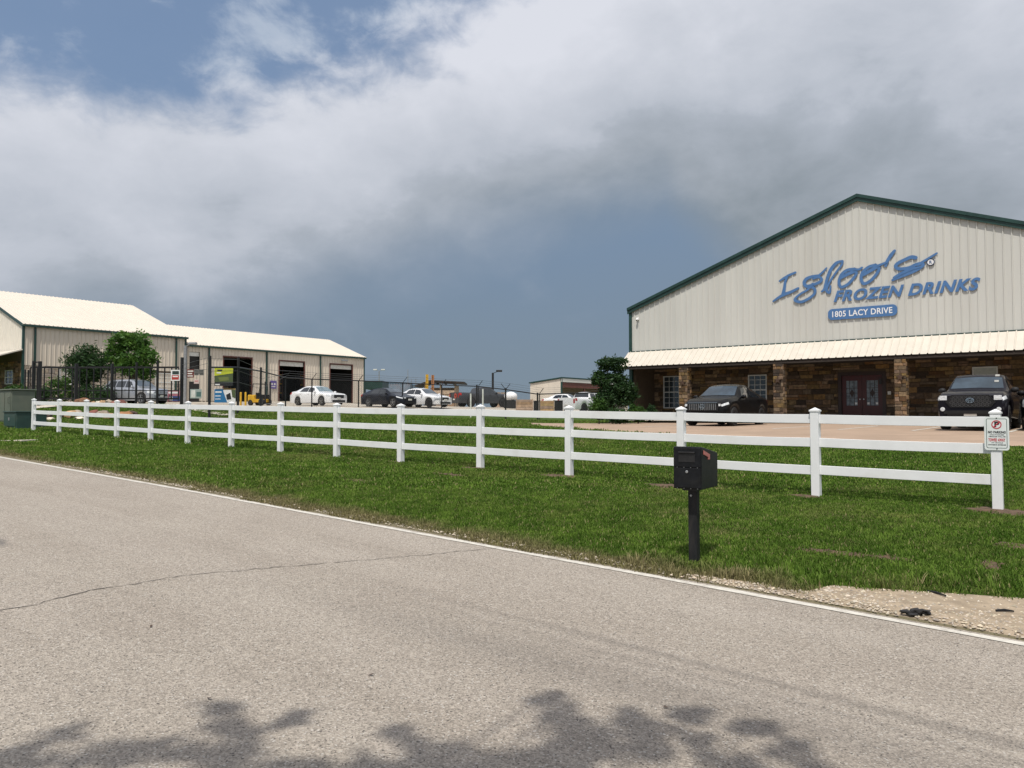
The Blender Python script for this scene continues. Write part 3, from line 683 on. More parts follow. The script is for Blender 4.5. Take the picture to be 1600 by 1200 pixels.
# stone porch wall
fs = lambda u, d, z: (u, SY - d, z)
wx = lambda px, py: on_y(px, py, SY)
wins = []
for pxa, pxb, pyt, zb in ((1036.5, 1062, 588, 1.75), (1169, 1198, 586, 1.9), (1519, 1559, 573.5, 2.0)):
    a, b = wx(pxa, pyt), wx(pxb, pyt); wins.append((a[0], b[0], zb, a[2]))
da, db = wx(1309, 582), wx(1384, 582); door = (da[0], db[0], Z0 - .1, da[2])
ops = wins + [door]
sw = wall_with_holes(fs, XL + .05, XR - .05, Z0 - .1, 4.0, .25, ops).build('stone_wall', M['mortar'], hall)
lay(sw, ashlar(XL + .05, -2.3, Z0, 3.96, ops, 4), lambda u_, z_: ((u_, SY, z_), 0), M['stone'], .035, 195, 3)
MB().box(XL + .05, WY + .13, Z0 - .1, XL + .25, SY, 4.0).build('porch_return', M['mortar'], hall)
for i, wn in enumerate(wins):
    window(hall, fs, *wn, cols=3 if i < 2 else 1, rows=6 if i < 2 else 2, glass='pane' if i < 2 else 'blind', mid=True)
    MB().box(wn[0] + .03, SY + .06, wn[2], wn[1] - .03, SY + .16, wn[3]).build('window_backing', M['dark'], hall)
# red double door
dd = link('double_door', None, hall); dx0, dx1, dz0, dz1 = door
mb = MB()
for a, b, c_, d in ((dx0, dx0 + .16, dz0, dz1), (dx1 - .16, dx1, dz0, dz1), (dx0 + .16, dx1 - .16, dz1 - .16, dz1)): mb.prism([(a, c_), (b, c_), (b, d), (a, d)], lambda u, v, w_: fs(u, w_, v), -.16, .02)
mb.build('door_frame', M['dframe'], dd)
mx_ = (dx0 + dx1) / 2
for k, (a, b) in enumerate(((dx0 + .165, mx_ - .006), (mx_ + .006, dx1 - .165))):
    ga, gb = a + .2, b - .2; gz0, gz1 = 1.85, dz1 - .42
    leaf = wall_with_holes(fs, a, b, dz0 + .02, dz1 - .165, .05, [(ga, gb, gz0, gz1)])
    for q in range(len(leaf.v)): leaf.v[q] = (leaf.v[q][0], leaf.v[q][1] + .07, leaf.v[q][2])
    lf = leaf.build('door_leaf', M['red'], hall)
    fp = lambda u, d, z: (u, SY + .10 - d, z)
    MB().prism([(ga, gz0), (gb, gz0), (gb, gz1), (ga, gz1)], lambda u, v, w_: fp(u, w_, v), 0, .012).build('door_glass', M['etched'], lf)
    lead = MB(); cm = (ga + gb) / 2
    for q in (-.10, .10): lead.prism([(cm + q - .012, gz0), (cm + q + .012, gz0), (cm + q + .012, gz1), (cm + q - .012, gz1)], lambda u, v, w_: fp(u, w_, v), .013, .022)
    for q in (.3, .5, .7): zc = gz0 + (gz1 - gz0) * q; lead.prism([(ga, zc - .012), (gb, zc - .012), (gb, zc + .012), (ga, zc + .012)], lambda u, v, w_: fp(u, w_, v), .014, .020)
    lead.prism([(cm - .1, (gz0 + gz1) / 2), (cm, (gz0 + gz1) / 2 - .22), (cm + .1, (gz0 + gz1) / 2), (cm, (gz0 + gz1) / 2 + .22)], lambda u, v, w_: fp(u, w_, v), .012, .018)
    lead.build('leading', M['dframe'], lf)
    MB().lathe([(.03, 0), (.03, -.06)], ((b - .08) if k == 0 else (a + .08), SY + .065, 2.15), 'y', 10).build('handle', M['metal'], lf)
    for sx_ in ((gb - .07,) if k == 0 else (ga + .07, gb - .06)): MB().box(sx_ - .05, SY + .078, gz0 + .05, sx_ + .05, SY + .085, gz0 + .15).build('sticker', M['white'], lf)
bx = wx(1384.5, 614); MB().box(bx[0] + .08, SY - .07, bx[2] - .08, bx[0] + .22, SY - .04, bx[2] + .08).build('keypad', M['offwhite'], hall)
MB().box(wx(1399, 0)[0] - 1.0, SY - .09, wx(1399, 596)[2] - .12, wx(1399, 0)[0] - .88, SY - .04, wx(1399, 596)[2] + .14).build('wall_lantern', M['black'], hall)
# porch columns of stone with a rusted star on each
CF = 35.98
for i, px in enumerate((1067.5, 1216, 1407, None)):
    xc = on_y(px, 620, CF)[0] if px else -2.1
    h = .235; col_ = MB().box(xc - h + .02, CF + .02, Z0 - .05, xc + h - .02, CF + 2 * h - .02, AZ0 - .05).build('stone_column', M['mortar'], hall)
    place = lambda u_, z_, xc=xc: ((xc - h + u_, CF + .02, z_), 0) if u_ < 2 * h else ((xc + h - .02, CF + (u_ - 2 * h), z_), math.pi / 2)
    s1 = ashlar(0, 2 * h, Z0 + .1, AZ0 - .17, (), 40 + i, .10, .22, .18, .40); s2 = ashlar(2 * h, 4 * h, Z0 + .1, AZ0 - .17, (), 50 + i, .10, .22, .18, .40)
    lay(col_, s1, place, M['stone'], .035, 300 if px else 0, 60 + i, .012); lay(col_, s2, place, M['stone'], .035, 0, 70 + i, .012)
    st = [(.17 * (1 if k % 2 == 0 else .42) * math.sin(k * math.pi / 5), .17 * (1 if k % 2 == 0 else .42) * math.cos(k * math.pi / 5)) for k in range(10)]
    MB().prism(st, lambda u_, v, w_: (xc + u_, CF - .02 - w_, 3.02 + v), 0, .05).build('star', material('rusted star', (.055, .03, .018), .7, var=.3), col_)
c = on_y(996.5, 499, WY - .05)
t_ = thing('security_camera', 'small white dome camera high on the left end of the gable wall', 'camera', c)
MB().box(-.07, -.03, -.02, .07, .03, .11).build('bracket', M['white'], t_); MB().blob((0, -.1, -.02), (.07, .07, .07), 2, 0).build('dome', M['white'], t_, smooth=60); MB().blob((0, -.12, -.06), (.045, .045, .045), 2, 0).build('lens', M['black'], t_, smooth=60)

# ------------------------------------------------------------------ lettering on the gable
LY = WY - .043
def on_wall(px, py): p = on_y(px, py, LY); return (float(p[0]), float(p[2]))
def spline(pts, k=7):
    out = []; n = len(pts)
    for i in range(n - 1):
        p0, p1, p2, p3 = [np.array(pts[min(max(j, 0), n - 1)], float) for j in (i - 1, i, i + 1, i + 2)]
        for q in range(k):
            t = q / k; out.append(.5 * ((2 * p1) + (p2 - p0) * t + (2 * p0 - 5 * p1 + 4 * p2 - p3) * t * t + (3 * p1 - p0 - 3 * p2 + p3) * t ** 3))
    out.append(np.array(pts[-1], float)); return out
def stroke(mb, pix, wd, front, back):
    """a brushed stroke: flat ribbon of wall plane with real thickness; front/back are distances out of the wall"""
    P_ = spline([on_wall(*p) for p in pix]); n = len(P_); ws = np.interp(np.linspace(0, 1, n), np.linspace(0, 1, len(wd)), wd) * .0222
    Lf, Rt = [], []
    for i, p in enumerate(P_):
        d = P_[min(i + 1, n - 1)] - P_[max(i - 1, 0)]; d /= np.linalg.norm(d) + 1e-9; nn = np.array([-d[1], d[0]]); Lf.append(p + nn * ws[i] / 2); Rt.append(p - nn * ws[i] / 2)
    for i in range(n - 1):
        q = [Lf[i], Rt[i], Rt[i + 1], Lf[i + 1]]; o = len(mb.v); fr_ = [front + .0001 * (i + e_) for e_ in (0, 0, 1, 1)]
        mb.v += [(a[0], LY - e_, a[1]) for a, e_ in zip(q, fr_)] + [(a[0], LY - back, a[1]) for a in q]
        mb.f += [(o, o + 1, o + 2, o + 3), (o + 4, o + 7, o + 6, o + 5), (o, o + 3, o + 7, o + 4), (o + 1, o + 5, o + 6, o + 2)]
        if i == 0: mb.f.append((o, o + 4, o + 5, o + 1))
        if i == n - 2: mb.f.append((o + 3, o + 2, o + 6, o + 7))
    for p, w_ in ((P_[0], ws[0]), (P_[-1], ws[-1])):      # rounded brush ends
        n2 = 12; o = len(mb.v)
        for yy in (front - .0015, back): mb.v += [(p[0] + w_ / 2 * math.cos(2 * math.pi * k / n2), LY - yy, p[1] + w_ / 2 * math.sin(2 * math.pi * k / n2)) for k in range(n2)]
        mb.f += [tuple(o + k for k in range(n2)), tuple(o + n2 + k for k in range(n2))[::-1]] + [(o + k, o + n2 + k, o + n2 + (k + 1) % n2, o + (k + 1) % n2) for k in range(n2)]
A1 = lambda pts: [(1200 + a / 10, 380 + b / 10) for a, b in pts]
A2 = lambda pts: [(1320 + a / 10, 380 + b / 10) for a, b in pts]
SCRIPT = [
 [(A1([(178, 592), (245, 548), (330, 500), (428, 458)]), [3.2, 4.6, 5, 4.6]), (A1([(310, 505), (272, 600), (258, 700), (236, 800)]), [4.5, 5.5, 6.5, 7.5]), (A1([(82, 908), (170, 848), (260, 800), (370, 758), (474, 704)]), [3.5, 5.5, 7, 6, 4.6])],
 [(A1([(800, 506), (690, 522), (600, 560), (566, 620), (600, 672), (690, 655), (800, 612), (842, 570), (800, 530), (700, 560)]), [5, 6, 7, 7, 7, 6, 6, 5, 5, 3]), (A1([(800, 500), (868, 440), (915, 388)]), [4.5, 4, 3]), (A1([(620, 680), (700, 690), (738, 740), (720, 800), (630, 870), (520, 918), (430, 895), (440, 850), (520, 785), (620, 728), (700, 640)]), [7, 6, 5.5, 5.5, 5.5, 6, 6.5, 4.5, 4, 4.5, 6])],
 [(A1([(1165, 278), (1070, 310), (985, 410), (935, 530), (900, 650), (880, 720), (838, 756)]), [4, 6.5, 7, 6.5, 6, 5.5, 3.5]), (A1([(1168, 285), (1150, 340), (1060, 462), (975, 590), (925, 690), (920, 745), (965, 770), (978, 668)]), [4, 4.5, 4, 4, 5, 6, 5, 3])],
 [(A1([(1355, 405), (1240, 420), (1150, 490), (1110, 600), (1140, 685), (1240, 648), (1330, 555), (1382, 470), (1350, 398)]), [6, 6, 6, 6, 6, 6, 6, 5.5, 5]), (A1([(1130, 545), (1240, 487), (1350, 440)]), [7, 7, 7]), (A1([(1340, 408), (1420, 410), (1470, 382)]), [5, 4.5, 4])],
 [(A2([(480, 342), (375, 372), (285, 450), (255, 545), (295, 632), (395, 592), (490, 490), (538, 390), (478, 335)]), [6, 6, 6, 6, 6, 6, 6, 5.5, 5]), (A2([(295, 490), (400, 430), (500, 375)]), [7, 7, 7]), (A2([(515, 355), (590, 325), (650, 300)]), [5, 4.5, 4])],
 [(A2([(640, 352), (662, 285), (722, 190), (778, 118)]), [5.5, 6, 7, 5])],
 [(A2([(1105, 228), (1040, 218), (940, 258), (830, 315), (795, 365), (850, 402), (1000, 385), (1110, 335), (1200, 318), (1222, 350), (1130, 415), (980, 480), (850, 530), (745, 578)]), [7.5, 7, 6.5, 6.5, 6.5, 6.5, 6, 6, 6, 5.5, 6, 6.5, 6.5, 4.5]), (A2([(1150, 335), (1280, 255), (1438, 158)]), [5.5, 4.2, 3.6]), (A2([(770, 540), (900, 465), (1060, 400), (1180, 372)]), [4.5, 6, 5, 3])]]
sgn = thing('wall_lettering', 'blue script word above slanted blue capitals fixed across the gable wall', 'sign')
zk = .018
for lt in SCRIPT:
    mb = MB()
    zk = .010 + .0011 * SCRIPT.index(lt)
    for pix, wd in lt: stroke(mb, pix, wd, zk, .0); zk += .008
    mb.build('script_letter', M['blue'], sgn)
def text_mesh(txt, bold=0., ext=.5, shear=0., spacing=1.):
    cu = bpy.data.curves.new('t', 'FONT'); cu.body = txt; cu.size = 1.; cu.extrude = ext; cu.offset = bold; cu.shear = shear; cu.space_character = spacing; cu.resolution_u = 4
    ob = bpy.data.objects.new('t', cu); COL.objects.link(ob); dg = bpy.context.evaluated_depsgraph_get(); me = bpy.data.meshes.new_from_object(ob.evaluated_get(dg)); bpy.data.objects.remove(ob)
    v = np.array([q.co[:] for q in me.vertices]); f = [tuple(p.vertices) for p in me.polygons]; bpy.data.meshes.remove(me); return v, f
def text_parts(txt, fmap, x0, x1, z0, z1, d0, d1, name, m, parent, split=False, **kw):
    """text fitted to a box; fmap(u, d, v)"""
    v, f = text_mesh(txt, **kw); lo, hi = v.min(0), v.max(0); q = (v - lo) / np.maximum(hi - lo, 1e-9)
    P_ = [fmap(x0 + a * (x1 - x0), d0 + c_ * (d1 - d0), z0 + b_ * (z1 - z0)) for a, b_, c_ in q]
    if not split:
        mb = MB(); mb.add(P_, f); return [mb.build(name, m, parent)]
    par = list(range(len(P_)))
    def find(a):
        while par[a] != a: par[a] = par[par[a]]; a = par[a]
        return a
    for fc in f:
        for a in fc[1:]: par[find(a)] = find(fc[0])
    groups = {}
    for fc in f: groups.setdefault(find(fc[0]), []).append(fc)
    out = []
    for g_ in sorted(groups.values(), key=lambda g_: min(P_[i][0] for fc in g_ for i in fc)):
        ids = sorted({i for fc in g_ for i in fc}); mp = {a: b_ for b_, a in enumerate(ids)}; mb = MB(); mb.add([P_[i] for i in ids], [tuple(mp[i] for i in fc) for fc in g_]); out.append(mb.build(name, m, parent))
    return out
fw_ = lambda u, d, v: (u, LY - d, v)
a, b = on_wall(1302.5, 469), on_wall(1532, 437.5); hgt = on_wall(1525, 434)[1]; 
zt = on_wall(1532, 436)[1]; zb_ = on_wall(1303, 469)[1]
text_parts('FROZEN DRINKS', fw_, a[0], b[0], on_wall(1420, 462.5)[1], on_wall(1420, 443.5)[1], 0, .02, 'block_letter', M['blue'], sgn, split=True, bold=.035, shear=.32, spacing=1.08)
c = on_wall(1454.2, 409.5); ring = MB().lathe([(.155, 0), (.155, .03), (.125, .03), (.125, 0)], (c[0], LY - .03, c[1]), 'y', 28, caps=False); ring.build('registered_ring', M['bluedge'], sgn)
MB().lathe([(.127, 0), (.127, .012)], (c[0], LY - .02, c[1]), 'y', 28).build('registered_disc', M['white'], sgn)
text_parts('R', fw_, c[0] - .05, c[0] + .055, c[1] - .065, c[1] + .065, .02, .028, 'registered_letter', M['bluedge'], sgn, bold=.02)
pl = thing('address_plate', 'blue pill shaped address board under the lettering on the gable', 'sign')
a, b = on_wall(1294, 491), on_wall(1402, 485); zc = on_wall(1348, 488)[1]; hh = (on_wall(1348, 479.5)[1] - on_wall(1348, 497)[1]) / 2; r_ = hh * .75
def pill(x0, x1, z0, z1, r, n=8):
    o = []
    for cx, cz, s0 in ((x1 - r, z1 - r, 0), (x0 + r, z1 - r, 90), (x0 + r, z0 + r, 180), (x1 - r, z0 + r, 270)):
        o += [(cx + r * math.cos(R(s0 + 90 * k / n)), cz + r * math.sin(R(s0 + 90 * k / n))) for k in range(n + 1)]
    return o
MB().prism(pill(a[0], b[0], zc - hh, zc + hh, r_), lambda u, v, w_: (u, LY - w_, v), -.01, .03).build('board', M['blue'], pl)
text_parts('1805 LACY DRIVE', fw_, a[0] + .19, b[0] - .19, zc - hh * .52, zc + hh * .56, .028, .036, 'lettering', M['white'], pl, bold=.014, spacing=1.05)

# ------------------------------------------------------------------ office building at the far left, gable towards the street
OX, OY0, OY1, OE, OR_, ORX = -60.5, 21.3, 33.38, 7.80, 11.2, -70.0; OZ = 1.9
off = thing('metal_building', 'tall cream metal office building with white roof at the far left', 'building')
fo = lambda u, d, z: (OX + d, u, z)
oroof = lambda x: OR_ - (OR_ - OE) / (OX - ORX) * abs(x - ORX)
wz = on_x(100, 573, OX)[2]
panels(off, M['sheet2'], fo, OY0 + .1, OY1 - .1, wz, lambda u: OE - .05)
panels(off, material('cream wall sheet', (.74, .70, .62), .45, var=.03, scale=1.5), lambda u, d, z: (u, OY0 - d, z), ORX - 9.4, OX - .1, 6.0, lambda x: oroof(x) - .05, breaks=(ORX,))
MB().prism([(ORX - 9.45, OZ), (OX - .02, OZ), (OX - .02, OE - .06), (ORX, OR_ - .06), (ORX - 9.45, OE - .06)], lambda u, v, w_: (u, OY0 + w_, v), .02, .15).build('gable_wall', M['mortar'], off)
mb = MB().box(OX - .15, OY0 + .16, OZ, OX - .02, OY1 - .1, OE - .06).box(ORX - 9.45, OY1 - .1, OZ, OX - .02, OY1, OE).box(ORX - 9.45, OY0 + .16, OZ, ORX - 9.35, OY1 - .11, OE); mb.build('side_wall', M['sheet2'], off)
MB().prism([(ORX - 9.45, OE), (OX, OE), (ORX, OR_ - .1)], lambda u, v, w_: (u, OY1 - .1 + w_, v), .0, .1).build('rear_gable', M['sheet2'], off)
def roof_slope(parent, ridge_x, ridge_z, eave_x, eave_z, y0, y1, m):
    mb = MB(); n = int((y1 - y0) / .3047); ln = math.hypot(eave_x - ridge_x, eave_z - ridge_z); nx_, nz_ = (ridge_z - eave_z) / ln, abs(eave_x - ridge_x) / ln
    if eave_x < ridge_x: nx_ = -nx_
    pr = [(y0 + q * .3047 + a, d) for q in range(n) for a, d in RIB] + [(y1, 0)]
    for (a, d), (a2, d2) in zip(pr[:-1], pr[1:]):
        mb.add([(ridge_x + nx_ * d, a, ridge_z + nz_ * d), (ridge_x + nx_ * d2, a2, ridge_z + nz_ * d2), (eave_x + nx_ * d2, a2, eave_z + nz_ * d2), (eave_x + nx_ * d, a, eave_z + nz_ * d)], [(0, 1, 2, 3)])
    o = len(mb.v); mb.add([(ridge_x, y0, ridge_z - .07), (ridge_x, y1, ridge_z - .07), (eave_x, y1, eave_z - .07), (eave_x, y0, eave_z - .07), (ridge_x, y0, ridge_z), (ridge_x, y1, ridge_z), (eave_x, y1, eave_z), (eave_x, y0, eave_z)], [(0, 1, 2, 3), (4, 0, 3, 7), (5, 6, 2, 1), (7, 3, 2, 6)])
    return mb.build('roof_slope', m, parent, fix=False)
sl = (OR_ - OE) / (OX - ORX)
roof_slope(off, ORX, OR_ + .05, OX + .22, OE - sl * .22 + .05, OY0 - .12, OY1 + .12, M['roof']); roof_slope(off, ORX, OR_ + .05, ORX - 9.7, OE + .03, OY0 - .12, OY1 + .12, M['roof'])
MB().box(OX + .08, OY0 - .1, OE - .20, OX + .24, OY1 + .1, OE - .045).build('gutter', M['green'], off)
MB().prism([(ORX, OR_ - .17), (OX + .2, OE - .24), (OX + .2, OE - .02), (ORX, OR_ + .04)], lambda u, v, w_: (u, OY0 - .06 + w_, v), -.09, -.03).build('rake_trim', M['green'], off)
MB().box(OX - .12, OY0 - .045, OZ, OX + .05, OY0 + .09, OE - .06).build('corner_trim', M['green'], off); MB().box(OX - .12, OY1 - .09, OZ, OX + .05, OY1 + .045, OE - .06).build('corner_trim', M['green'], off)
for px in (53.5, 274.5):
    yy = on_x(px, 560, OX)[1]; MB().box(OX + .04, yy - .06, OZ + .3, OX + .14, yy + .06, OE - .21).build('downspout', M['green'], off)
# stone wainscot and windows of the long side
wn = []
for pxa, pxb, pyt, pyb in ((93, 112.5, 577, 601), (242, 272, 583, 612)):
    wn.append((on_x(pxa, pyt, OX)[1], on_x(pxb, pyt, OX)[1], on_x(pxa, pyb, OX)[2], on_x((pxa + pxb) / 2, pyt, OX)[2]))
sw = wall_with_holes(fo, OY0 + .1, OY1 - .1, OZ, wz - .01, .1, wn).build('stone_wainscot', M['mortar'], off)
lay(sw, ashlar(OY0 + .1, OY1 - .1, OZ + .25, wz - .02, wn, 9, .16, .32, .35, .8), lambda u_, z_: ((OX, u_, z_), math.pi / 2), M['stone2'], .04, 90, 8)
for q in wn: window(off, fo, *q, cols=3, rows=4)
# street side porch of the office
pz0, pz1 = 6.0, 5.15; py0, py1 = OY0 - .05, OY0 - 2.5
aw2 = link('awning', MB().prism([(py0, pz0 - .08), (py1, pz1 - .08), (py1, pz1), (py0, pz0)], lambda u, v, w_: (w_, u, v), ORX - 9, OX + .1).mesh('awning', M['awning']), off)
MB().box(ORX - 9, py1 + .1, pz1 - .3, OX, py1 + .25, pz1 - .12).build('beam', M['soffit'], aw2)
MB().box(OX - .5, py1 + .05, OZ - .4, OX - .02, py1 + .5, pz1 - .31).build('stone_column', M['stone'], off)
st1 = [on_y(9, 579, OY0), on_y(21, 600, OY0)]
fg = lambda u, d, z: (u, OY0 - d, z)
wq = (st1[0][0], st1[1][0], st1[1][2], st1[0][2])
gw = wall_with_holes(fg, OX - 6, OX - .13, OZ, 5.2, .02, [wq]); 
for q in range(len(gw.v)): gw.v[q] = (gw.v[q][0], gw.v[q][1] - .03, gw.v[q][2])
gwo = gw.build('porch_stone_wall', M['mortar'], off); lay(gwo, ashlar(OX - 5, OX - .13, OZ + .2, 5.18, [wq], 19, .16, .32, .35, .8), lambda u_, z_: ((u_, OY0 - .03, z_), 0), M['stone'], .04, 60, 18)
window(off, lambda u, d, z: (u, OY0 - .03 - d, z), *wq, cols=2, rows=4)

# ------------------------------------------------------------------ workshop behind it, three open roller doors
BX, BY0, BY1, BE, BR, BRX = -60.6, 33.52, 52.75, 7.22, 9.3, -66.35; BZ = 2.45
shop = thing('metal_building', 'long beige workshop with open roller doors and a white roof', 'building')
fb = lambda u, d, z: (BX + d, u, z)
doors = [(36.9, 39.62, BZ - .2, 6.35), (42.55, 45.28, BZ - .2, 6.29), (48.4, 51.14, BZ - .2, 6.28)]
slot = (33.75, 34.65, 4.75, 6.6); slot2 = (33.75, 34.65, 2.3, 4.1)
panels(shop, M['sheet2'], fb, BY0 + .05, BY1 - .1, BZ - .2, lambda u: BE - .05, openings=doors + [(slot[0], slot[1], slot[2], slot[3])], breaks=[q for d in doors + [slot] for q in d[:2]])
wall_with_holes(lambda u, d, z: (BX - .012 + d, u, z), BY0 + .05, BY1 - .1, BZ - .2, BE - .06, .05, doors + [slot]).build('shade_wall_liner', M['dark'], shop)  # near-black liner colour stands in for the shade inside the workshop
b = shop['label'] and MB().box(BRX - 5.7, BY0, BZ - .2, BRX - 5.6, BY1, BE).box(BRX - 5.6, BY1 - .09, BZ - .2, BX - .06, BY1, BE - .06).box(BRX - 5.6, BY0 - .02, BZ - .2, BX - .06, BY0 + .03, BE - .06); b.build('outer_wall', M['sheet2'], shop)
for yy in (BY0, BY1 - .06): MB().prism([(BRX - 5.6, BE - .05), (BX, BE - .05), (BRX, BR - .05)], lambda u, v, w_: (u, yy + w_, v), 0, .05).build('gable_end', M['sheet2'], shop)
mb = MB().box(BRX - 5.58, BY0 + .06, BZ + .06, BRX - 5.54, BY1 - .13, BE - .1).box(BRX - 5.5, BY1 - .14, BZ + .06, BX - .1, BY1 - .10, BE - .1).box(BRX - 5.5, BY0 + .05, BZ + .06, BX - .1, BY0 + .09, BE - .1); mb.build('shade_lining', M['dark'], shop)  # dark lining added to blacken the bays, interior shade put into its colour
MB().box(BRX - 5.5, BY0 + .1, BZ - .02, BX, BY1 - .1, BZ + .05).build('floor', material('oily workshop floor', (.10, .09, .08), .7, var=.3), shop)
sl2 = (BR - BE) / (BX - BRX)
roof_slope(shop, BRX, BR + .05, BX + .2, BE - sl2 * .2 + .05, BY0 + .02, BY1 + .15, M['roof']); roof_slope(shop, BRX, BR + .05, BRX - 5.9, BE, BY0 + .02, BY1 + .15, M['roof'])
MB().box(BX + .06, BY0 + .05, BE - .19, BX + .22, BY1 + .12, BE - .045).build('gutter', M['green'], shop)
MB().box(BX - .1, BY1 - .09, BZ - .2, BX + .05, BY1 + .05, BE - .06).build('corner_trim', M['green'], shop)
for px in (326, 416, 500): yy = on_x(px, 560, BX)[1]; MB().box(BX + .04, yy - .06, BZ, BX + .14, yy + .06, BE - .2).build('downspout', M['green'], shop)
for i, d in enumerate(doors):
    mb = MB().box(BX - .06, d[0] - .10, d[2], BX + .045, d[0], d[3] + .1).box(BX - .06, d[1], d[2], BX + .045, d[1] + .10, d[3] + .1).box(BX - .06, d[0], d[3], BX + .045, d[1], d[3] + .1); mb.build('door_jamb', M['purlin'], shop)
    if i: 
        mb = MB()
        for k in range(4): mb.box(BX - .16 + .008 * (k % 2), d[0] + .02, d[3] - .42 + k * .1, BX - .10, d[1] - .02, d[3] - .33 + k * .1)
        mb.build('roller_door', M['offwhite'], shop)
MB().box(BX - .10, slot[0], slot[3] - .35, BX - .055, slot[1], slot[3] - .02).build('roller_door', M['offwhite'], shop)
MB().box(BX - .12, slot[0] - .1, slot[2] - .1, BX - .105, slot[1] + .1, slot[3] - .36).build('dark_door', M['dark'], shop)
MB().box(BX - .05, slot2[0], slot2[2], BX + .045, slot2[1], slot2[3]).build('side_door', M['dark'], shop)
# pallet racking seen dimly through the doors
for i, d in enumerate(doors):
    rk = thing('pallet_rack', ('steel pallet rack inside the leftmost open roller door', 'steel pallet rack inside the middle open roller door', 'steel pallet rack inside the rightmost open roller door')[i], 'rack', (BX - 4.5, (d[0] + d[1]) / 2 + .3, BZ + .05), group='racks inside the workshop')
    mb = MB()
    for yy in (-1.5, 0, 1.5):
        for xx in (-.5, .5): mb.box(xx - .04, yy - .04, 0, xx + .04, yy + .04, 3.4)
    mb.build('upright', M['purlin'], rk); mb = MB()
    for zz in (.9, 1.8, 2.7): mb.box(-.5, -1.5, zz, -.42, 1.5, zz + .1).box(.42, -1.5, zz, .5, 1.5, zz + .1)
    mb.build('beam', M['yellow'], rk); mb = MB(); rr = random.Random(i)
    for zz in (.02, 1.0, 1.9):
        for yy in (-1.1, -.35, .4, 1.1): mb.box(-.4, yy - .3, zz, .4, yy + .25, zz + rr.uniform(.3, .7))
    mb.build('carton', M['tan'], rk)
fl = on_x(537, 563, BX + .3); t_ = thing('flood_light', 'grey twin flood lamp on the workshop wall over the rightmost door', 'lamp', fl)
MB().tube([(-.25, 0, 0), (.1, 0, .0)], .03).build('arm', M['galv'], t_)
for q in (-.2, .22): MB().box(.0, q - .14, -.1, .22, q + .14, .06).build('lamp_head', M['galv'], t_, bevel=.02)
pp = on_x(427, 601, BX + .06); t_ = thing('wall_sign', 'small purple square notice on the workshop wall beside the forklift', 'sign', pp)
MB().box(0, -.33, -.36, .03, .33, .36).build('board', flat('purple board', (.12, .08, .30)), t_)
mb = MB()
for q in (-.14, .14): mb.lathe([(.1, 0), (.1, .004)], (.031, q, .05), 'x', 12)
mb.box(.031, -.2, -.22, .036, .2, -.14); mb.build('print', M['offwhite'], t_)

# ================================================================== WHITE RAIL FENCE
fence = thing('rail_fence', 'long white three rail vinyl fence along the grass verge', 'fence')
POSTS = []
for px, pt, pb in zip(POSTPX, POSTTOP, POSTBOT):
    B, Tp = on_y(px, pb, FY), on_y(px, pt, FY); POSTS.append((float(B[0]), float(Tp[2])))
xs_ = np.array([p[0] for p in POSTS]); fit = np.polyfit(xs_, [p[1] for p in POSTS], 3)
PH = .0635
for i, x in enumerate(xs_):
    zt = float(np.polyval(fit, x)); zb = gz(x, FY) - .15
    rr = random.Random(i); lean = rr.uniform(-.006, .006)
    mb = MB().box(x - PH, FY - PH, zb, x + PH, FY + PH, zt - .055)
    mb.v = [(a + lean * (c_ - zb), b_ + lean * .5 * (c_ - zb), c_) for a, b_, c_ in mb.v]
    p = mb.build('post', M['vinyl'], fence, bevel=.006)
    o = lean * (zt - zb); q = PH + .011
    cp = MB().box(x - q + o, FY - q, zt - .054, x + q + o, FY + q, zt - .030)
    cp.add([(x - q + .004 + o, FY - q + .004, zt - .030), (x + q - .004 + o, FY - q + .004, zt - .030), (x + q - .004 + o, FY + q - .004, zt - .030), (x - q + .004 + o, FY + q - .004, zt - .030), (x + o, FY, zt + .012)], [(0, 1, 4), (1, 2, 4), (2, 3, 4), (3, 0, 4)])
    cp.build('cap', M['vinyl'], p)
RAILS = (.155, .62, 1.085)      # depth of each rail centre below the post top
RAILC = []
for px_, tops in ((1400, (656.5, 695.5, 741.5)),):
    x = on_y(px_, 700, FY)[0]; zt = float(np.polyval(fit, x)); RAILC = [zt - on_y(px_, t_, FY)[2] for t_ in tops]
for i in range(len(xs_) - 1):
    for dz in RAILC:
        a, b_ = xs_[i] + PH - .012, xs_[i + 1] - PH + .012; rr = random.Random(i * 7 + int(dz * 100)); z0, z1 = np.polyval(fit, a) - dz + rr.uniform(-.006, .006), np.polyval(fit, b_) - dz + rr.uniform(-.006, .006)
        h = .070; sg = rr.uniform(.0, .008); mb = MB(); n = 6
        for k in range(n + 1):
            t_ = k / n; x = a + (b_ - a) * t_; z = z0 + (z1 - z0) * t_ - sg * 4 * t_ * (1 - t_)
            mb.v += [(x, FY - .020, z - h), (x, FY + .020, z - h), (x, FY + .020, z + h), (x, FY - .020, z + h)]
            if k:
                o = 4 * k
                for q in range(4): mb.f.append((o - 4 + q, o + q, o + (q + 1) % 4, o - 4 + (q + 1) % 4))
        mb.f += [(0, 1, 2, 3), (4 * n + 3, 4 * n + 2, 4 * n + 1, 4 * n)]
        mb.build('rail', M['vinyl'], fence, bevel=.004)

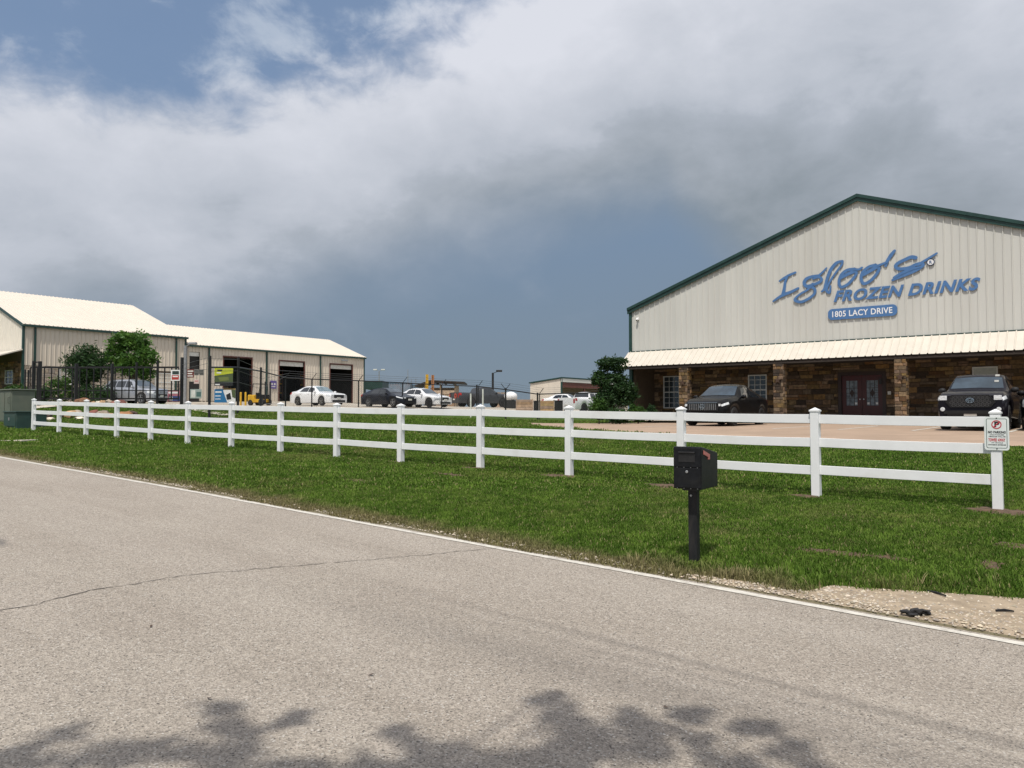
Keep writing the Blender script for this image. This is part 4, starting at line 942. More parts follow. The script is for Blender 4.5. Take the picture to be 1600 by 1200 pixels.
# no parking sign hung on the last post
x = float(xs_[-1]); SFY = FY - PH - .012
sgp = thing('parking_sign', 'white no parking sign with red circle hung on the last fence post', 'sign')
fsn = lambda u, d, v: (u, SFY - d, v)
a, b_ = on_y(1538, 678, SFY), on_y(1577, 678, SFY); sx0, sx1 = a[0], b_[0]; sz1, sz0 = on_y(1557, 651, SFY)[2], on_y(1557, 703.5, SFY)[2]
W_, H_ = sx1 - sx0, sz1 - sz0
MB().prism(pill(sx0, sx1, sz0, sz1, .035), lambda u, v, w_: fsn(u, w_, v), 0, .004).build('plate', material('reflective white', (.74, .78, .77), .35, var=.03), sgp)
ink, redink = flat('sign black ink', (.012, .014, .016)), flat('sign red ink', (.50, .03, .05))
bo, bi = pill(sx0 + .023, sx1 - .023, sz0 + .027, sz1 - .027, .022), pill(sx0 + .030, sx1 - .030, sz0 + .034, sz1 - .034, .016)
mb = MB(); n = len(bo); mb.v = [fsn(*(p[0], .0046, p[1])) for p in bo] + [fsn(p[0], .0046, p[1]) for p in bi]; mb.f = [(i, (i + 1) % n, n + (i + 1) % n, n + i) for i in range(n)]
mb.build('border', flat('sign border green', (.02, .07, .06)), sgp)
X = lambda f: sx0 + f * W_; Zs = lambda f: sz1 - f * H_
cx, cz, ro = X(.5), Zs(.235), W_ * .205
text_parts('P', fsn, cx - ro * .42, cx + ro * .58, cz - ro * .62, cz + ro * .66, .0044, .0056, 'letter', ink, sgp, bold=.05)
mb = MB(); n = 32
for r_, in ((ro,), (ro * .80,)): mb.v += [fsn(cx + r_ * math.cos(2 * math.pi * k / n), .0066, cz + r_ * math.sin(2 * math.pi * k / n)) for k in range(n)]
mb.f = [(i, (i + 1) % n, n + (i + 1) % n, n + i) for i in range(n)]
dq = ro * .86 * .7071; e = ro * .075
mb.add([fsn(cx - dq - e, .0072, cz - dq + e), fsn(cx - dq + e, .0072, cz - dq - e), fsn(cx + dq + e, .0072, cz + dq - e), fsn(cx + dq - e, .0072, cz + dq + e)], [(0, 1, 2, 3)])
mb.build('prohibition_ring', redink, sgp)
for txt, f0, f1, z0_, z1_, m_, bd in (('NO PARKING', .15, .86, .50, .425, ink, .045), ('UNAUTHORIZED', .22, .80, .555, .525, ink, .02), ('VEHICLES WILL BE', .17, .85, .61, .578, ink, .03), ('TOWED AWAY', .16, .84, .74, .645, redink, .045), ('AT VEHICLE', .28, .74, .79, .765, ink, .03), ("OWNER'S EXPENSE", .15, .86, .855, .82, ink, .03)):
    text_parts(txt, fsn, X(f0), X(f1), Zs(z0_), Zs(z1_), .0044, .0056, 'lettering', m_, sgp, bold=bd, spacing=1.08)
for f in (.045, .955): MB().lathe([(.008, 0), (.006, -.006)], (cx, SFY - .004, Zs(f)), 'y', 8).build('bolt', M['black'], sgp)

# ================================================================== MAILBOX
mp = drop(1085, 878); mxz = gz(mp[0], mp[1]); mdep = depth(mp[0], mp[1])
box = thing('mailbox', 'black locking mailbox with pale red flag on a dark post by the road', 'mailbox', (mp[0], mp[1], mxz), R(4))
H0 = height_at(1085, 762, mdep) - mxz; H1 = height_at(1085, 697, mdep) - mxz; bw, bl = .145, .50; y0, y1 = -.17, .30
MB().box(-.045, -.045, -.3, .045, .045, H0 - .02).build('post', M['post'], box, bevel=.008)
MB().box(-.075, -.12, H0 - .02, .075, .16, H0 - .003).build('mount_plate', M['black'], box)
MB().prism([(y0, H0), (y1, H0), (y1, H1 - .085), (y1 - .015, H1 - .07), (y0 + .03, H1), (y0, H1)], lambda u, v, w_: (w_, u, v), -bw, bw).build('box', M['mailbox'], box, bevel=.007)
hm = H1 - H0
MB().box(-bw + .006, y0 - .012, H0 + .012, bw - .006, y0 - .001, H0 + hm * .50).build('parcel_door', M['mailbox'], box, bevel=.004)
up_ = MB().box(-bw + .006, y0 - .012, H0 + hm * .52, bw - .006, y0 - .001, H1 - .012).build('letter_door', M['mailbox'], box, bevel=.004)
MB().box(-.085, y0 - .028, H1 - hm * .155, .085, y0 - .0125, H1 - hm * .115).build('slot_hood', M['black'], up_, bevel=.004)
MB().box(-.085, y0 - .0155, H1 - hm * .36, .085, y0 - .0125, H1 - hm * .17).build('letter_flap', M['black'], up_)
MB().lathe([(.013, 0), (.013, -.007), (.008, -.009), (.008, -.004)], (0, y0 - .012, H0 + hm * .41), 'y', 16).build('lock', M['metal'], box)
for zz in (H0 + hm * .512, H0 + .006):
    for xx in (-.105, -.035, .035, .105): MB().lathe([(.0065, 0), (.004, -.005)], (xx, y0 - .0005, zz), 'y', 8).build('rivet', M['metal'], box)
MB().prism([(y0 + .05, H1 - .035), (y0 + .22, H1 - .035 - .045), (y0 + .22, H1 - .13), (y0 + .17, H1 - .13), (y0 + .17, H1 - .105), (y0 + .05, H1 - .075)], lambda u, v, w_: (w_, u, v), bw + .003, bw + .009).build('flag', M['flag'], box)
MB().lathe([(.013, 0), (.009, -.006)], (-.012, -.046, H0 - .075), 'y', 10).build('bolt', M['metal'], box)

# ================================================================== UTILITY BOXES at the left
p = at_depth(25, 669.5, 31.5); z0 = gz(p[0], p[1])
tr_ = thing('transformer_box', 'low dark green pad mounted transformer box at the left edge of the lawn', 'transformer', (p[0], p[1], z0))
h_ = height_at(25, 642.5, 31.5) - z0
MB().box(-1.35, -.0, -.1, 0.0, 1.15, h_ - .05).build('tank', M['pgreen'], tr_, bevel=.02); MB().box(-1.38, -.035, h_ - .048, .03, 1.18, h_).build('lid', M['pgreen'], tr_, bevel=.012)
MB().box(-1.45, -.12, -.12, .1, 1.25, -.02).build('pad', M['conc'], tr_); MB().box(-1.30, -.016, .12, -.05, -.002, h_ - .16).build('door', M['pgreen'], tr_, bevel=.006)
MB().box(-.75, -.04, .36, -.66, -.017, .48).build('lock', M['galv'], tr_)
p = at_depth(17.5, 642, 34.0); z0 = gz(p[0], p[1])
cb = thing('utility_cabinet', 'tall grey green utility cabinet behind the green transformer box', 'cabinet', (p[0], p[1], z0))
h_ = height_at(17.5, 607.5, 34.) - z0
MB().box(-1.5, 0, -.1, 0, .95, h_ - .06).build('case', M['pgrey'], cb, bevel=.02); MB().box(-1.56, -.06, h_ - .058, .05, 1.0, h_).build('roof', M['pgrey'], cb, bevel=.012)
for a in (-1.42, -.70): MB().box(a, -.02, .15, a + .64, -.002, h_ - .16).build('door', M['pgrey'], cb, bevel=.006)
MB().tube([(-.16, -.022, h_ - .35), (-.16, -.09, h_ - .37), (-.16, -.09, h_ - .62), (-.16, -.022, h_ - .64)], .02).build('handle', M['pgrey'], cb)
p = drop(20, 689.5); q = MB().box(-.55, -.32, -.05, .55, .32, .035).build('concrete_slab', M['conc'], None, bevel=.01); q.location = (p[0], p[1], gz(p[0], p[1])); q.rotation_euler = (0, -.02, R(30)); tag(q, 'flat pale concrete lid lying in the grass below the green transformer', 'lid')

# ================================================================== BLACK STEEL GATE at the office drive
gate = thing('steel_gate', 'wide black steel picket gate across the office drive', 'gate')
def gp(px, py, Z=44.): return at_depth(px, py, Z)
ga, gb = gp(47, 600), gp(279, 600); GU = (gb - ga); GL = float(np.hypot(GU[0], GU[1])); GU = GU / GL; GN = np.array([GU[1], -GU[0], 0])
gtop, gbot = gp(150, 574)[2], gp(150, 627)[2]
def G(u, z, d=0.): q = ga + GU * u + GN * d; return (q[0], q[1], z)
for zz, nm, hh in ((gtop, 'top_rail', .10), (gbot + .15, 'bottom_rail', .09), (gbot + .62, 'middle_rail', .05)): MB().bar(G(0, zz), G(GL, zz), .06, hh).build(nm, M['black'], gate)
n = int(GL / .40)
for i in range(n + 1): MB().bar(G(GL * i / n, gbot + .1, .002), G(GL * i / n, gtop - .05, .002), .05, .05).build('picket', M['black'], gate)
for px, zt, w_ in ((39, 577, .07), (44, 578, .07), (52, 564, .13), (62, 564.5, .15), (119, 568, .15), (175, 568, .13), (213, 566, .09), (246, 563, .10), (284, 558.5, .13)):
    q = gp(px, 600, 43.6); MB().bar((q[0], q[1], gz(q[0], q[1]) - .3), (q[0], q[1], gp(px, zt, 43.6)[2]), w_, w_).build('post', M['black'], gate)
q0, q1 = gp(52, 566, 43.55), gp(62, 566, 43.55); MB().bar(q0, q1, .05, .07).build('roller_guide', M['black'], gate)

# printed boards hung on the gate and the fence
def board(name, label, cat, corners, Z, fields, thick=.02):
    """corners: pixel left,top,right,bottom; fields: (u0,v0,u1,v1,material) as fractions from the top left"""
    l, t_, r_, b2 = corners; pa, pb2 = at_depth(l, (t_ + b2) / 2, Z), at_depth(r_, (t_ + b2) / 2, Z); zt, zb = height_at((l + r_) / 2, t_, Z), height_at((l + r_) / 2, b2, Z)
    u = pb2 - pa; L_ = float(np.hypot(u[0], u[1])); rz = math.atan2(u[1], u[0])
    o = thing(name, label, cat, (pa[0], pa[1], zb), rz); H__ = zt - zb
    MB().box(0, 0, 0, L_, thick, H__).build('board', fields[0], o, bevel=.004); grp = {}
    for k, fl in enumerate(fields[1:]):
        pts, m_ = fl[0], fl[1]; mb = grp.setdefault(m_.name, (MB(), m_))[0]
        mb.add([(u_ * L_, -.0025 - .0012 * k, H__ * (1 - v_)) for u_, v_ in pts], [tuple(range(len(pts)))])
    for mb, m_ in grp.values(): mb.build('print', m_, o, fix=False)
    return o
rect = lambda a, b_, c_, d: [(a, d), (c_, d), (c_, b_), (a, b_)]
cw, cr, cg_, cp, cbk, clime, cmoss, cblue, cyel = M['white'], flat('print red', (.42, .045, .035)), flat('print dark green', (.03, .05, .045)), flat('print pink', (.42, .16, .20)), flat('print black', (.015, .016, .018)), flat('print lime', (.50, .54, .03)), flat('print moss', (.075, .105, .04)), flat('print blue', (.02, .16, .36)), flat('print ochre', (.42, .26, .06))
board('gate_sign', 'small white and red sign fixed to the right end of the black gate', 'sign', (267, 578, 281, 595), 43.3, [cw, (rect(.15, .1, .9, .42), cg_), (rect(.1, .48, .9, .9), cr), (rect(.2, .56, .8, .66), cw)])
board('gate_poster', 'pink and blue poster standing low behind the right end of the black gate', 'poster', (262, 610, 283.5, 627.5), 44.6, [cp, (rect(.05, .12, .8, .28), cw), (rect(.3, .5, .95, .95), flat('print navy', (.05, .08, .22))), (rect(.1, .55, .35, .9), cw)])
board('red_sign', 'dull red sign with pale lettering on the workshop corner wall', 'sign', (292, 577, 303, 590), 60., [flat('print dull red', (.13, .035, .03)), (rect(.1, .15, .9, .3), M['offwhite']), (rect(.1, .45, .75, .58), M['offwhite']), (rect(.1, .74, .85, .86), M['offwhite'])])
for i, px in enumerate((303.5, 311.5)): board('grey_notice', ('grey glazed notice board left of its twin on the workshop wall', 'grey glazed notice board right of its twin on the workshop wall')[i], 'sign', (px, 577, px + 7, 586.5), 61., [flat('notice grey', (.17, .17, .16)), (rect(.12, .12, .88, .4), flat('notice dark', (.07, .075, .07))), (rect(.12, .52, .88, .9), flat('notice dark', (.07, .075, .07)))])
board('low_panel', 'pale green and white printed panel lying low left of the yellow banner', 'panel', (297, 608, 315, 622.5), 47., [flat('print mint', (.32, .38, .36)), (rect(.1, .1, .45, .9), M['offwhite']), (rect(.55, .3, .95, .8), flat('print teal', (.08, .15, .14)))])
board('white_notice', 'small pinkish white notice on the workshop wall between the two grey doors', 'sign', (303, 593, 311, 599.5), 62., [flat('notice pink', (.52, .42, .40)), (rect(.15, .3, .85, .45), cr)])
board('yellow_banner', 'lime yellow and dark banner hung on the wire fence above the blue one', 'banner', (335, 573, 364, 603), 38.6, [cbk, ([(0, .48), (1, .34), (1, 0), (0, .06)], clime), ([(0, .80), (1, .80), (1, .36), (.04, .5)], cmoss), (rect(.15, .15, .42, .24), cbk), (rect(.12, .29, .36, .35), cw), (rect(.05, .9, .3, .96), cw), ([(.2, .55), (.75, .52), (.8, .7), (.3, .76)], flat('print olive', (.16, .19, .05)))])
board('blue_banner', 'blue and white banner hung on the wire fence under the yellow one', 'banner', (335, 607, 368, 629), 38.7, [cw, (rect(0, .05, .42, 1.), cblue), ([(.42, .2), (.42, 1.), (.62, 1.)], cblue), (rect(.04, .2, .34, .3), cw), (rect(.04, .5, .3, .56), cw), (rect(.04, .72, .3, .77), cw), ([(.55, .45), (.75, .3), (.8, .75), (.6, .8)], cbk), (rect(.42, 0, 1, .08), cyel), ([(.8, .1), (1, .1), (1, .7), (.85, .6)], flat('print moss', (.075, .105, .04)))])

# ================================================================== CHAIN LINK FENCE round the yard
chain = thing('wire_fence', 'tall black wire mesh fence with barbed wire round the yard', 'fence')
CP = [(327, 556, 33.5, 0), (371.5, 558, 37.5, 0), (407, 574, 44., 0), (446, 590, 50., 1), (487, 592.3, 54., 1), (560, 594.8, 56., 1), (629, 598, 56.5, 1), (690, 601.5, 56.5, 1), (745, 603.5, 56., 2), (790, 608.6, 54.5, 3), (840, 615.8, 53.5, 2), (938, 613.5, 50., 2), (1003, 614, 45., 1)]
CK = []
for i, (px, pt, Z, arm) in enumerate(CP):
    p = stand(px, Z); CK.append((p[0], p[1], p[2], height_at(px, pt, Z)))
CK = [(a, b_, c_, d if i > 2 else c_ + 2.3) for i, (a, b_, c_, d) in enumerate(CK)]
for i, ((x, y, z, zt), (px, pt, Z, arm)) in enumerate(zip(CK, CP)):
    top = height_at(px, pt, Z); rad = .06 if (i < 3 or arm >= 2) else .045
    po = MB().tube([(x, y, z - .3), (x, y, top + (.10 if arm >= 2 else 0))], rad, 8).build('post', M['black'] if (i < 3 or arm >= 2) else M['post'], chain)
    for sgn_ in ((1,) if arm in (1, 2) else (1, -1) if arm == 3 else ()):
        d = np.array([ca, sa, 0]) * sgn_ * .32; ox_ = .12 if arm == 2 else 0
        MB().tube([(x + ox_, y, top - .02), (x + ox_ + d[0], y + d[1], top + .42)], .022, 6).build('barb_arm', M['black'] if arm == 3 else M['post'], po)
    if arm == 2: MB().tube([(x + .14, y + .05, z - .3), (x + .14, y + .05, top)], .035, 8).build('brace_post', M['black'], po)
wires = MB()
for (x0, y0_, z0, t0), (x1, y1_, z1, t1) in zip(CK[:-1], CK[1:]):
    MB().tube([(x0, y0_, t0), (x1, y1_, t1)], .038, 6).build('top_rail', M['black'], chain)
    L_ = math.hypot(x1 - x0, y1_ - y0_); n = int(L_ / .14); f = lambda u, v: (x0 + (x1 - x0) * u, y0_ + (y1_ - y0_) * u, (z0 + (z1 - z0) * u) * (1 - v) + (t0 + (t1 - t0) * u) * v)
    hgt_ = t0 - z0; sh = hgt_ / L_
    for k in range(-int(sh * n) - 1, n + int(sh * n) + 1):
        for sg in (1, -1):
            ua = k / n; ub = ua + sg * sh; va, vb = 0., 1.
            if (ua < 0 and ub < 0) or (ua > 1 and ub > 1): continue
            def cl(u_, v_, u2, v2):
                if u_ < 0: return 0., v_ + (v2 - v_) * (0 - u_) / (u2 - u_)
                if u_ > 1: return 1., v_ + (v2 - v_) * (1 - u_) / (u2 - u_)
                return u_, v_
            a2, b2 = cl(ua, va, ub, vb), cl(ub, vb, ua, va); p_, q_ = np.array(f(*a2)), np.array(f(*b2)); w_ = np.array([0, 0, .0045]); o = len(wires.v)
            wires.v += [tuple(p_ - w_), tuple(q_ - w_), tuple(q_ + w_), tuple(p_ + w_)]; wires.f.append((o, o + 1, o + 2, o + 3))
tag(wires.build('wire_mesh', M['wire'], chain, fix=False), kind='stuff')
for k in range(3):
    pts = []
    for i, ((x, y, z, zt), (px, pt, Z, arm)) in enumerate(zip(CK, CP)):
        top = height_at(px, pt, Z); h = (.14, .28, .42)[k]; d = np.array([ca, sa, 0]) * .32 * h / .42 * (1 if arm else 0); pts.append((x + d[0], y + d[1], top + (h if arm else -.12 - .55 * (2 - k))))
    MB().tube(pts, .009, 4).build('barbed_wire', M['wire'], chain)
for px in (284,): pass
q = at_depth(284, 575, 43.6)
for k in range(3): MB().tube([(q[0], q[1], height_at(284, 570 + 7 * k, 43.6)), (CK[0][0], CK[0][1], height_at(327, 558 + 9 * k, 33.5))], .008, 4).build('barbed_wire', M['wire'], chain)

# ================================================================== VEHICLES
def keyf(keys, soft=.012):
    us, vs = [k[0] for k in keys], [k[1] for k in keys]
    def f(u): return float(np.mean([np.interp(u + d, us, vs) for d in (-soft, -soft / 2, 0, soft / 2, soft)]))
    return f
def car(name, label, cat, loc, rz, P, group=None):
    """front towards local -y; P holds the proportions"""
    L_, W_, wr = P['L'], P['W'], P['wr']; cl_ = P.get('cl', .2); Ra = wr + P.get('gap', .055)
    yf, yr = -L_ / 2 + P['af'] * L_, -L_ / 2 + P['ar'] * L_
    belt, top, plan, roofw = keyf(P['belt']), keyf(P['top'], .008), keyf(P['plan']), keyf(P['roofw'])
    def S(u, v):
        y = -L_ / 2 + u * L_; zb = P['sill'](u) if 'sill' in P else cl_
        for yw in (yf, yr):
            if abs(y - yw) < Ra: zb = max(zb, wr + math.sqrt(Ra * Ra - (y - yw) ** 2))
        w_ = W_ / 2 * plan(u); be = belt(u); tp = max(top(u), be + .045); d = tp - be; h = be - zb; rw = W_ / 2 * roofw(u) * min(1, plan(u) + .03)
        pts = [(.955 * w_, zb), (.99 * w_, zb + .22 * h), (w_, zb + .58 * h), (.985 * w_, zb + .88 * h), (.945 * w_, be), (rw, be + d * .84), (rw - .055, be + d * .955), (rw * .55, tp), (0, tp + .012)]
        i = min(int(v), 7); t_ = v - i; a, b_ = pts[i], pts[i + 1]
        return np.array([a[0] + (b_[0] - a[0]) * t_, y, a[1] + (b_[1] - a[1]) * t_])
    us = set(np.linspace(0, 1, 46)) | {.004, .012, .025, .988, .996}
    for k, _ in P['top']: us.add(k)
    for yw in (yf, yr):
        for q in (-.999, -.97, -.85, -.6, -.3, 0, .3, .6, .85, .97, .999): us.add((yw + q * Ra + L_ / 2) / L_)
        us.add((yw - Ra * 1.002 + L_ / 2) / L_); us.add((yw + Ra * 1.002 + L_ / 2) / L_)
    us = sorted(u for u in us if 0 <= u <= 1); n = len(us)
    root = thing(name, label, cat, loc, rz, group)
    mb = MB()
    for u in us:
        p = [S(u, v) for v in range(9)]; mb.v += [(-a[0], a[1], a[2]) for a in p] + [tuple(a) for a in p[:8]][::-1]
    J = 17
    for i in range(n - 1):
        for j in range(J - 1): mb.f.append((i * J + j, i * J + j + 1, (i + 1) * J + j + 1, (i + 1) * J + j))
    mb.f += [tuple(range(J))[::-1], tuple((n - 1) * J + j for j in range(J))]
    body = mb.build('body', P['paint'], root, smooth=38)
    ub = MB().box(-W_ * .40, -L_ / 2 + .25, cl_ + .02, W_ * .40, L_ / 2 - .25, cl_ + .34)
    for yw in (yf, yr): ub.box(-W_ * .47, yw - Ra * 1.0, cl_ + .2, W_ * .47, yw + Ra * 1.0, wr + Ra * .95)
    ub.build('underbody', M['plastic'], root)
    def pane(u0, u1, v0, v1, side, nu=8, nv=3, off=.006, u0t=None, u1t=None, mb=None):
        mb = mb or MB(); o = len(mb.v); u0t = u0 if u0t is None else u0t; u1t = u1 if u1t is None else u1t
        for j in range(nv + 1):
            for i in range(nu + 1):
                t_ = i / nu; s_ = j / nv; u = (u0 + (u1 - u0) * t_) * (1 - s_) + (u0t + (u1t - u0t) * t_) * s_; v = v0 + (v1 - v0) * s_
                p = S(u, v); e1 = S(min(u + .003, 1), v) - S(max(u - .003, 0), v); e2 = S(u, min(v + .04, 8)) - S(u, max(v - .04, 0)); nn = np.cross(e1, e2); nn /= np.linalg.norm(nn) + 1e-9
                if nn[0] < 0 or (abs(nn[0]) < .02 and nn[2] < 0): nn = -nn
                if v > 6.5 and nn[2] < 0: nn = -nn
                p = p + nn * off; mb.v.append((p[0] * side, p[1], p[2]))
        for j in range(nv):
            for i in range(nu): mb.f.append((o + j * (nu + 1) + i, o + j * (nu + 1) + i + 1, o + (j + 1) * (nu + 1) + i + 1, o + (j + 1) * (nu + 1) + i))
        return mb
    g_ = P['glass']
    mb = MB()
    for s_ in (-1, 1): pane(*g_['wind'], 6.05, 8, s_, mb=mb, off=.008)
    ws = mb.build('windscreen', P.get('ws', M['shield']), root, smooth=60)
    mb = MB()
    for s_ in (-1, 1): pane(*g_['rear'], 6.05, 8, s_, mb=mb, off=.008)
    mb.build('rear_window', M['glass'], root, smooth=60)
    for s_ in (-1, 1):
        for (a, b_, at, bt) in g_['side']: pane(a, b_, 4.12, 4.93, s_, u0t=at, u1t=bt, off=.007).build('side_window', M['glass'], root, smooth=60)
    # seams of the doors, handles, mirrors
    for s_ in (-1, 1):
        for k, (ua, ub_) in enumerate(P['doors']):
            mb = MB(); pane(ua, ub_, 1.3, 3.75, s_, nu=6, nv=5, off=.004, mb=mb); dr = mb.build('door', P['paint'], root, smooth=50)
            hp = S(ub_ - .03, 3.1); MB().bar((s_ * (hp[0] + .02), hp[1] - .09, hp[2]), (s_ * (hp[0] + .02), hp[1] + .09, hp[2]), .03, .028).build('handle', P.get('trim', P['paint']), dr)
        mp_ = S(P['mirror'], 4.2); m_ = MB().blob((s_ * (mp_[0] + .13), mp_[1], mp_[2] + .05), (.115, .075, .085), 2, .05, 3); m_.bar((s_ * (mp_[0] - .02), mp_[1], mp_[2]), (s_ * (mp_[0] + .1), mp_[1], mp_[2] + .02), .05); m_.build('mirror', P.get('mirrorm', P['paint']), root, smooth=60)
        hl = P['lamp']; mb = MB(); pane(*hl[:4], s_, nu=6, nv=3, off=.008, mb=mb)
        fx0, fx1, fz0, fz1 = hl[4]; mb.box(min(s_ * fx0, s_ * fx1), -L_ / 2 - .012, fz0, max(s_ * fx0, s_ * fx1), -L_ / 2 + .03, fz1); mb.build('headlight', P.get('lampm', M['lamp']), root)
        tl = P['tail']; mb = MB(); pane(*tl[:4], s_, nu=4, nv=3, off=.008, mb=mb); tx0, tx1, tz0, tz1 = tl[4]
        mb.box(min(s_ * tx0, s_ * tx1), L_ / 2 - .03, tz0, max(s_ * tx0, s_ * tx1), L_ / 2 + .012, tz1); mb.build('tail_light', M['tail'], root)
        for yw in (yf, yr):
            tw = P.get('tw', .22); xo = W_ / 2 - .025; c_ = (s_ * (xo - tw / 2), yw, wr)
            pr = [(wr * .62, -tw / 2), (wr * .93, -tw / 2), (wr, -tw * .36), (wr, tw * .36), (wr * .93, tw / 2), (wr * .62, tw / 2)]
            wh = MB().lathe(pr, c_, 'x', 26, caps=True).build('wheel', M['rubber'], root, smooth=40)
            rm = MB(); xr = s_ * (xo + .004); rm.lathe([(wr * .66, 0), (wr * .68, s_ * .012), (wr * .62, s_ * .012), (wr * .60, -s_ * .03)], (xr - s_ * .004, yw, wr), 'x', 26, caps=False)
            for k in range(P.get('spokes', 5)):
                a = 2 * math.pi * k / P.get('spokes', 5) + .3; d = np.array([0, math.cos(a), math.sin(a)]); e = np.array([0, -math.sin(a), math.cos(a)]); cc = np.array([xr - s_ * .004, yw, wr])
                rm.bar(cc + d * .02, cc + d * wr * .64, .05, .028, up=(1, 0, 0))
            rm.lathe([(wr * .17, -.012), (wr * .17, .012)], (xr, yw, wr), 'x', 14); rm.build('rim', P.get('rimm', M['alloy']), wh)
    zc_ = P.get('plate', (.17, .48, .60)); pw, pz0, pz1 = zc_
    if P.get('fplate', True): MB().box(-pw, -L_ / 2 - .03, pz0, pw, -L_ / 2 - .002, pz1).build('number_plate', M['offwhite'], root)
    MB().box(-pw, L_ / 2 + .002, P.get('rpz', .72), pw, L_ / 2 + .03, P.get('rpz', .72) + .12).build('number_plate', M['offwhite'], root)
    bx = MB(); bw_ = W_ / 2 * plan(0) * .92
    for z0, z1, f in P['intakes']: bx.box(-bw_ * f, -L_ / 2 - .008, z0, bw_ * f, -L_ / 2 + .03, z1)
    bx.build('bumper_intake', M['grille'], root)
    if 'extra' in P: P['extra'](root, S, L_, W_)
    return root
BP = dict(
 sedan=dict(L=4.85, W=1.86, wr=.335, af=.19, ar=.775, cl=.21,
  belt=[(0, .66), (.03, .70), (.12, .80), (.28, .90), (.5, .93), (.8, .98), (.95, .97), (1, .90)],
  top=[(0, .70), (.03, .76), (.12, .87), (.26, .97), (.30, 1.01), (.43, 1.40), (.52, 1.465), (.62, 1.46), (.72, 1.39), (.87, 1.08), (.96, 1.06), (1, .97)],
  plan=[(0, .70), (.015, .80), (.05, .90), (.12, .97), (.22, 1), (.8, 1), (.93, .95), (.98, .87), (1, .78)],
  roofw=[(0, .78), (.27, .80), (.43, .64), (.62, .63), (.74, .64), (.88, .74), (1, .76)],
  glass=dict(wind=(.305, .425), rear=(.735, .862), side=[(.325, .527, .425, .53), (.54, .735, .54, .695)]), doors=[(.315, .532), (.54, .72)], mirror=.335,
  lamp=(.008, .085, 2.4, 3.9, (.42, .66, .60, .72)), tail=(.93, .992, 2.8, 4., (.45, .70, .78, .92)), intakes=[(.25, .40, .85), (.55, .66, .62)]),
)
def variant(base, **kw): d = dict(BP[base]); d.update(kw); return d
pw_ = paint('white car paint', (.80, .81, .82)); pbk = paint('black car paint', (.004, .004, .0045), .3, .5, 0., .12); pbl = paint('midnight blue car paint', (.006, .008, .014), .5, .5, 0., .2); pgr = paint('grey pickup paint', (.04, .043, .05), .5, .5, 0., .2); psl = paint('silver car paint', (.36, .38, .42), .6, .3, .5); ptac = paint('dark plum black paint', (.005, .004, .008), .35, .5, 0., .12)
def star_emblem(root, y, z, r, m):
    mb = MB().lathe([(r, 0), (r, -.03), (r * .82, -.03), (r * .82, 0)], (0, y, z), 'y', 24, caps=False)
    for k in range(3): a = math.pi / 2 + k * 2 * math.pi / 3; mb.bar((0, y - .018, z), (r * .9 * math.cos(a), y - .018, z + r * .9 * math.sin(a)), r * .22, .02, up=(0, 1, 0))
    mb.build('emblem', m, root)
# --- black coupe like car with slatted grille, in front of the porch
def merc_front(root, S, L_, W_):
    y = -L_ / 2
    mb = MB().prism([(-.62, .60), (.62, .60), (.66, .74), (.56, .90), (-.56, .90), (-.66, .74)], lambda u, v, w_: (u, y - w_, v), -.02, .015); mb.build('grille', M['grille'], root)
    for k in range(15):
        x = -.55 + 1.1 * k / 14; MB().box(x - .012, y - .04, .62 + .03 * abs(x), x + .012, y - .014, .885 - .02 * abs(x)).build('grille_slat', M['alloy'], root)
    star_emblem(root, y - .03, .755, .105, M['chrome'])
    MB().bar((-.62, y - .02, .915), (.62, y - .02, .915), .03, .02).build('grille_trim', M['chrome'], root)
    p = S(.40, 7.25); MB().box(p[0] * 1.0 - .0, p[1] - .07, p[2] - .13, p[0] + .13, p[1] - .065, p[2] - .07).build('sticker', M['white'], root)
merc = variant('sedan', L=4.94, W=2.01, wr=.375, af=.175, ar=.775, cl=.24,
  belt=[(0, .80), (.03, .88), (.12, .98), (.28, 1.07), (.5, 1.10), (.8, 1.14), (.95, 1.10), (1, 1.0)],
  top=[(0, .90), (.03, .98), (.10, 1.08), (.24, 1.17), (.29, 1.21), (.42, 1.63), (.50, 1.71), (.60, 1.70), (.72, 1.58), (.90, 1.25), (.97, 1.20), (1, 1.08)],
  roofw=[(0, .80), (.27, .82), (.43, .66), (.62, .64), (.74, .64), (.9, .74), (1, .76)],
  glass=dict(wind=(.296, .418), rear=(.72, .885), side=[(.33, .525, .435, .53), (.545, .76, .545, .68)]), paint=pbk, rimm=M['dalloy'], tw=.27,
  lamp=(.012, .085, 3.0, 4.0, (.66, .74, .78, .87)), intakes=[(.32, .52, .8)], plate=(.0, .4, .41), fplate=False, extra=merc_front, lampm=M['lamp'])
nx0 = on_y(1098, 640, 28.7)
car('parked_car', 'black fastback car with a slatted grille parked before the porch', 'car', (nx0[0], 28.7 + 2.47, gz(nx0[0], 31) + .024), 0, merc)
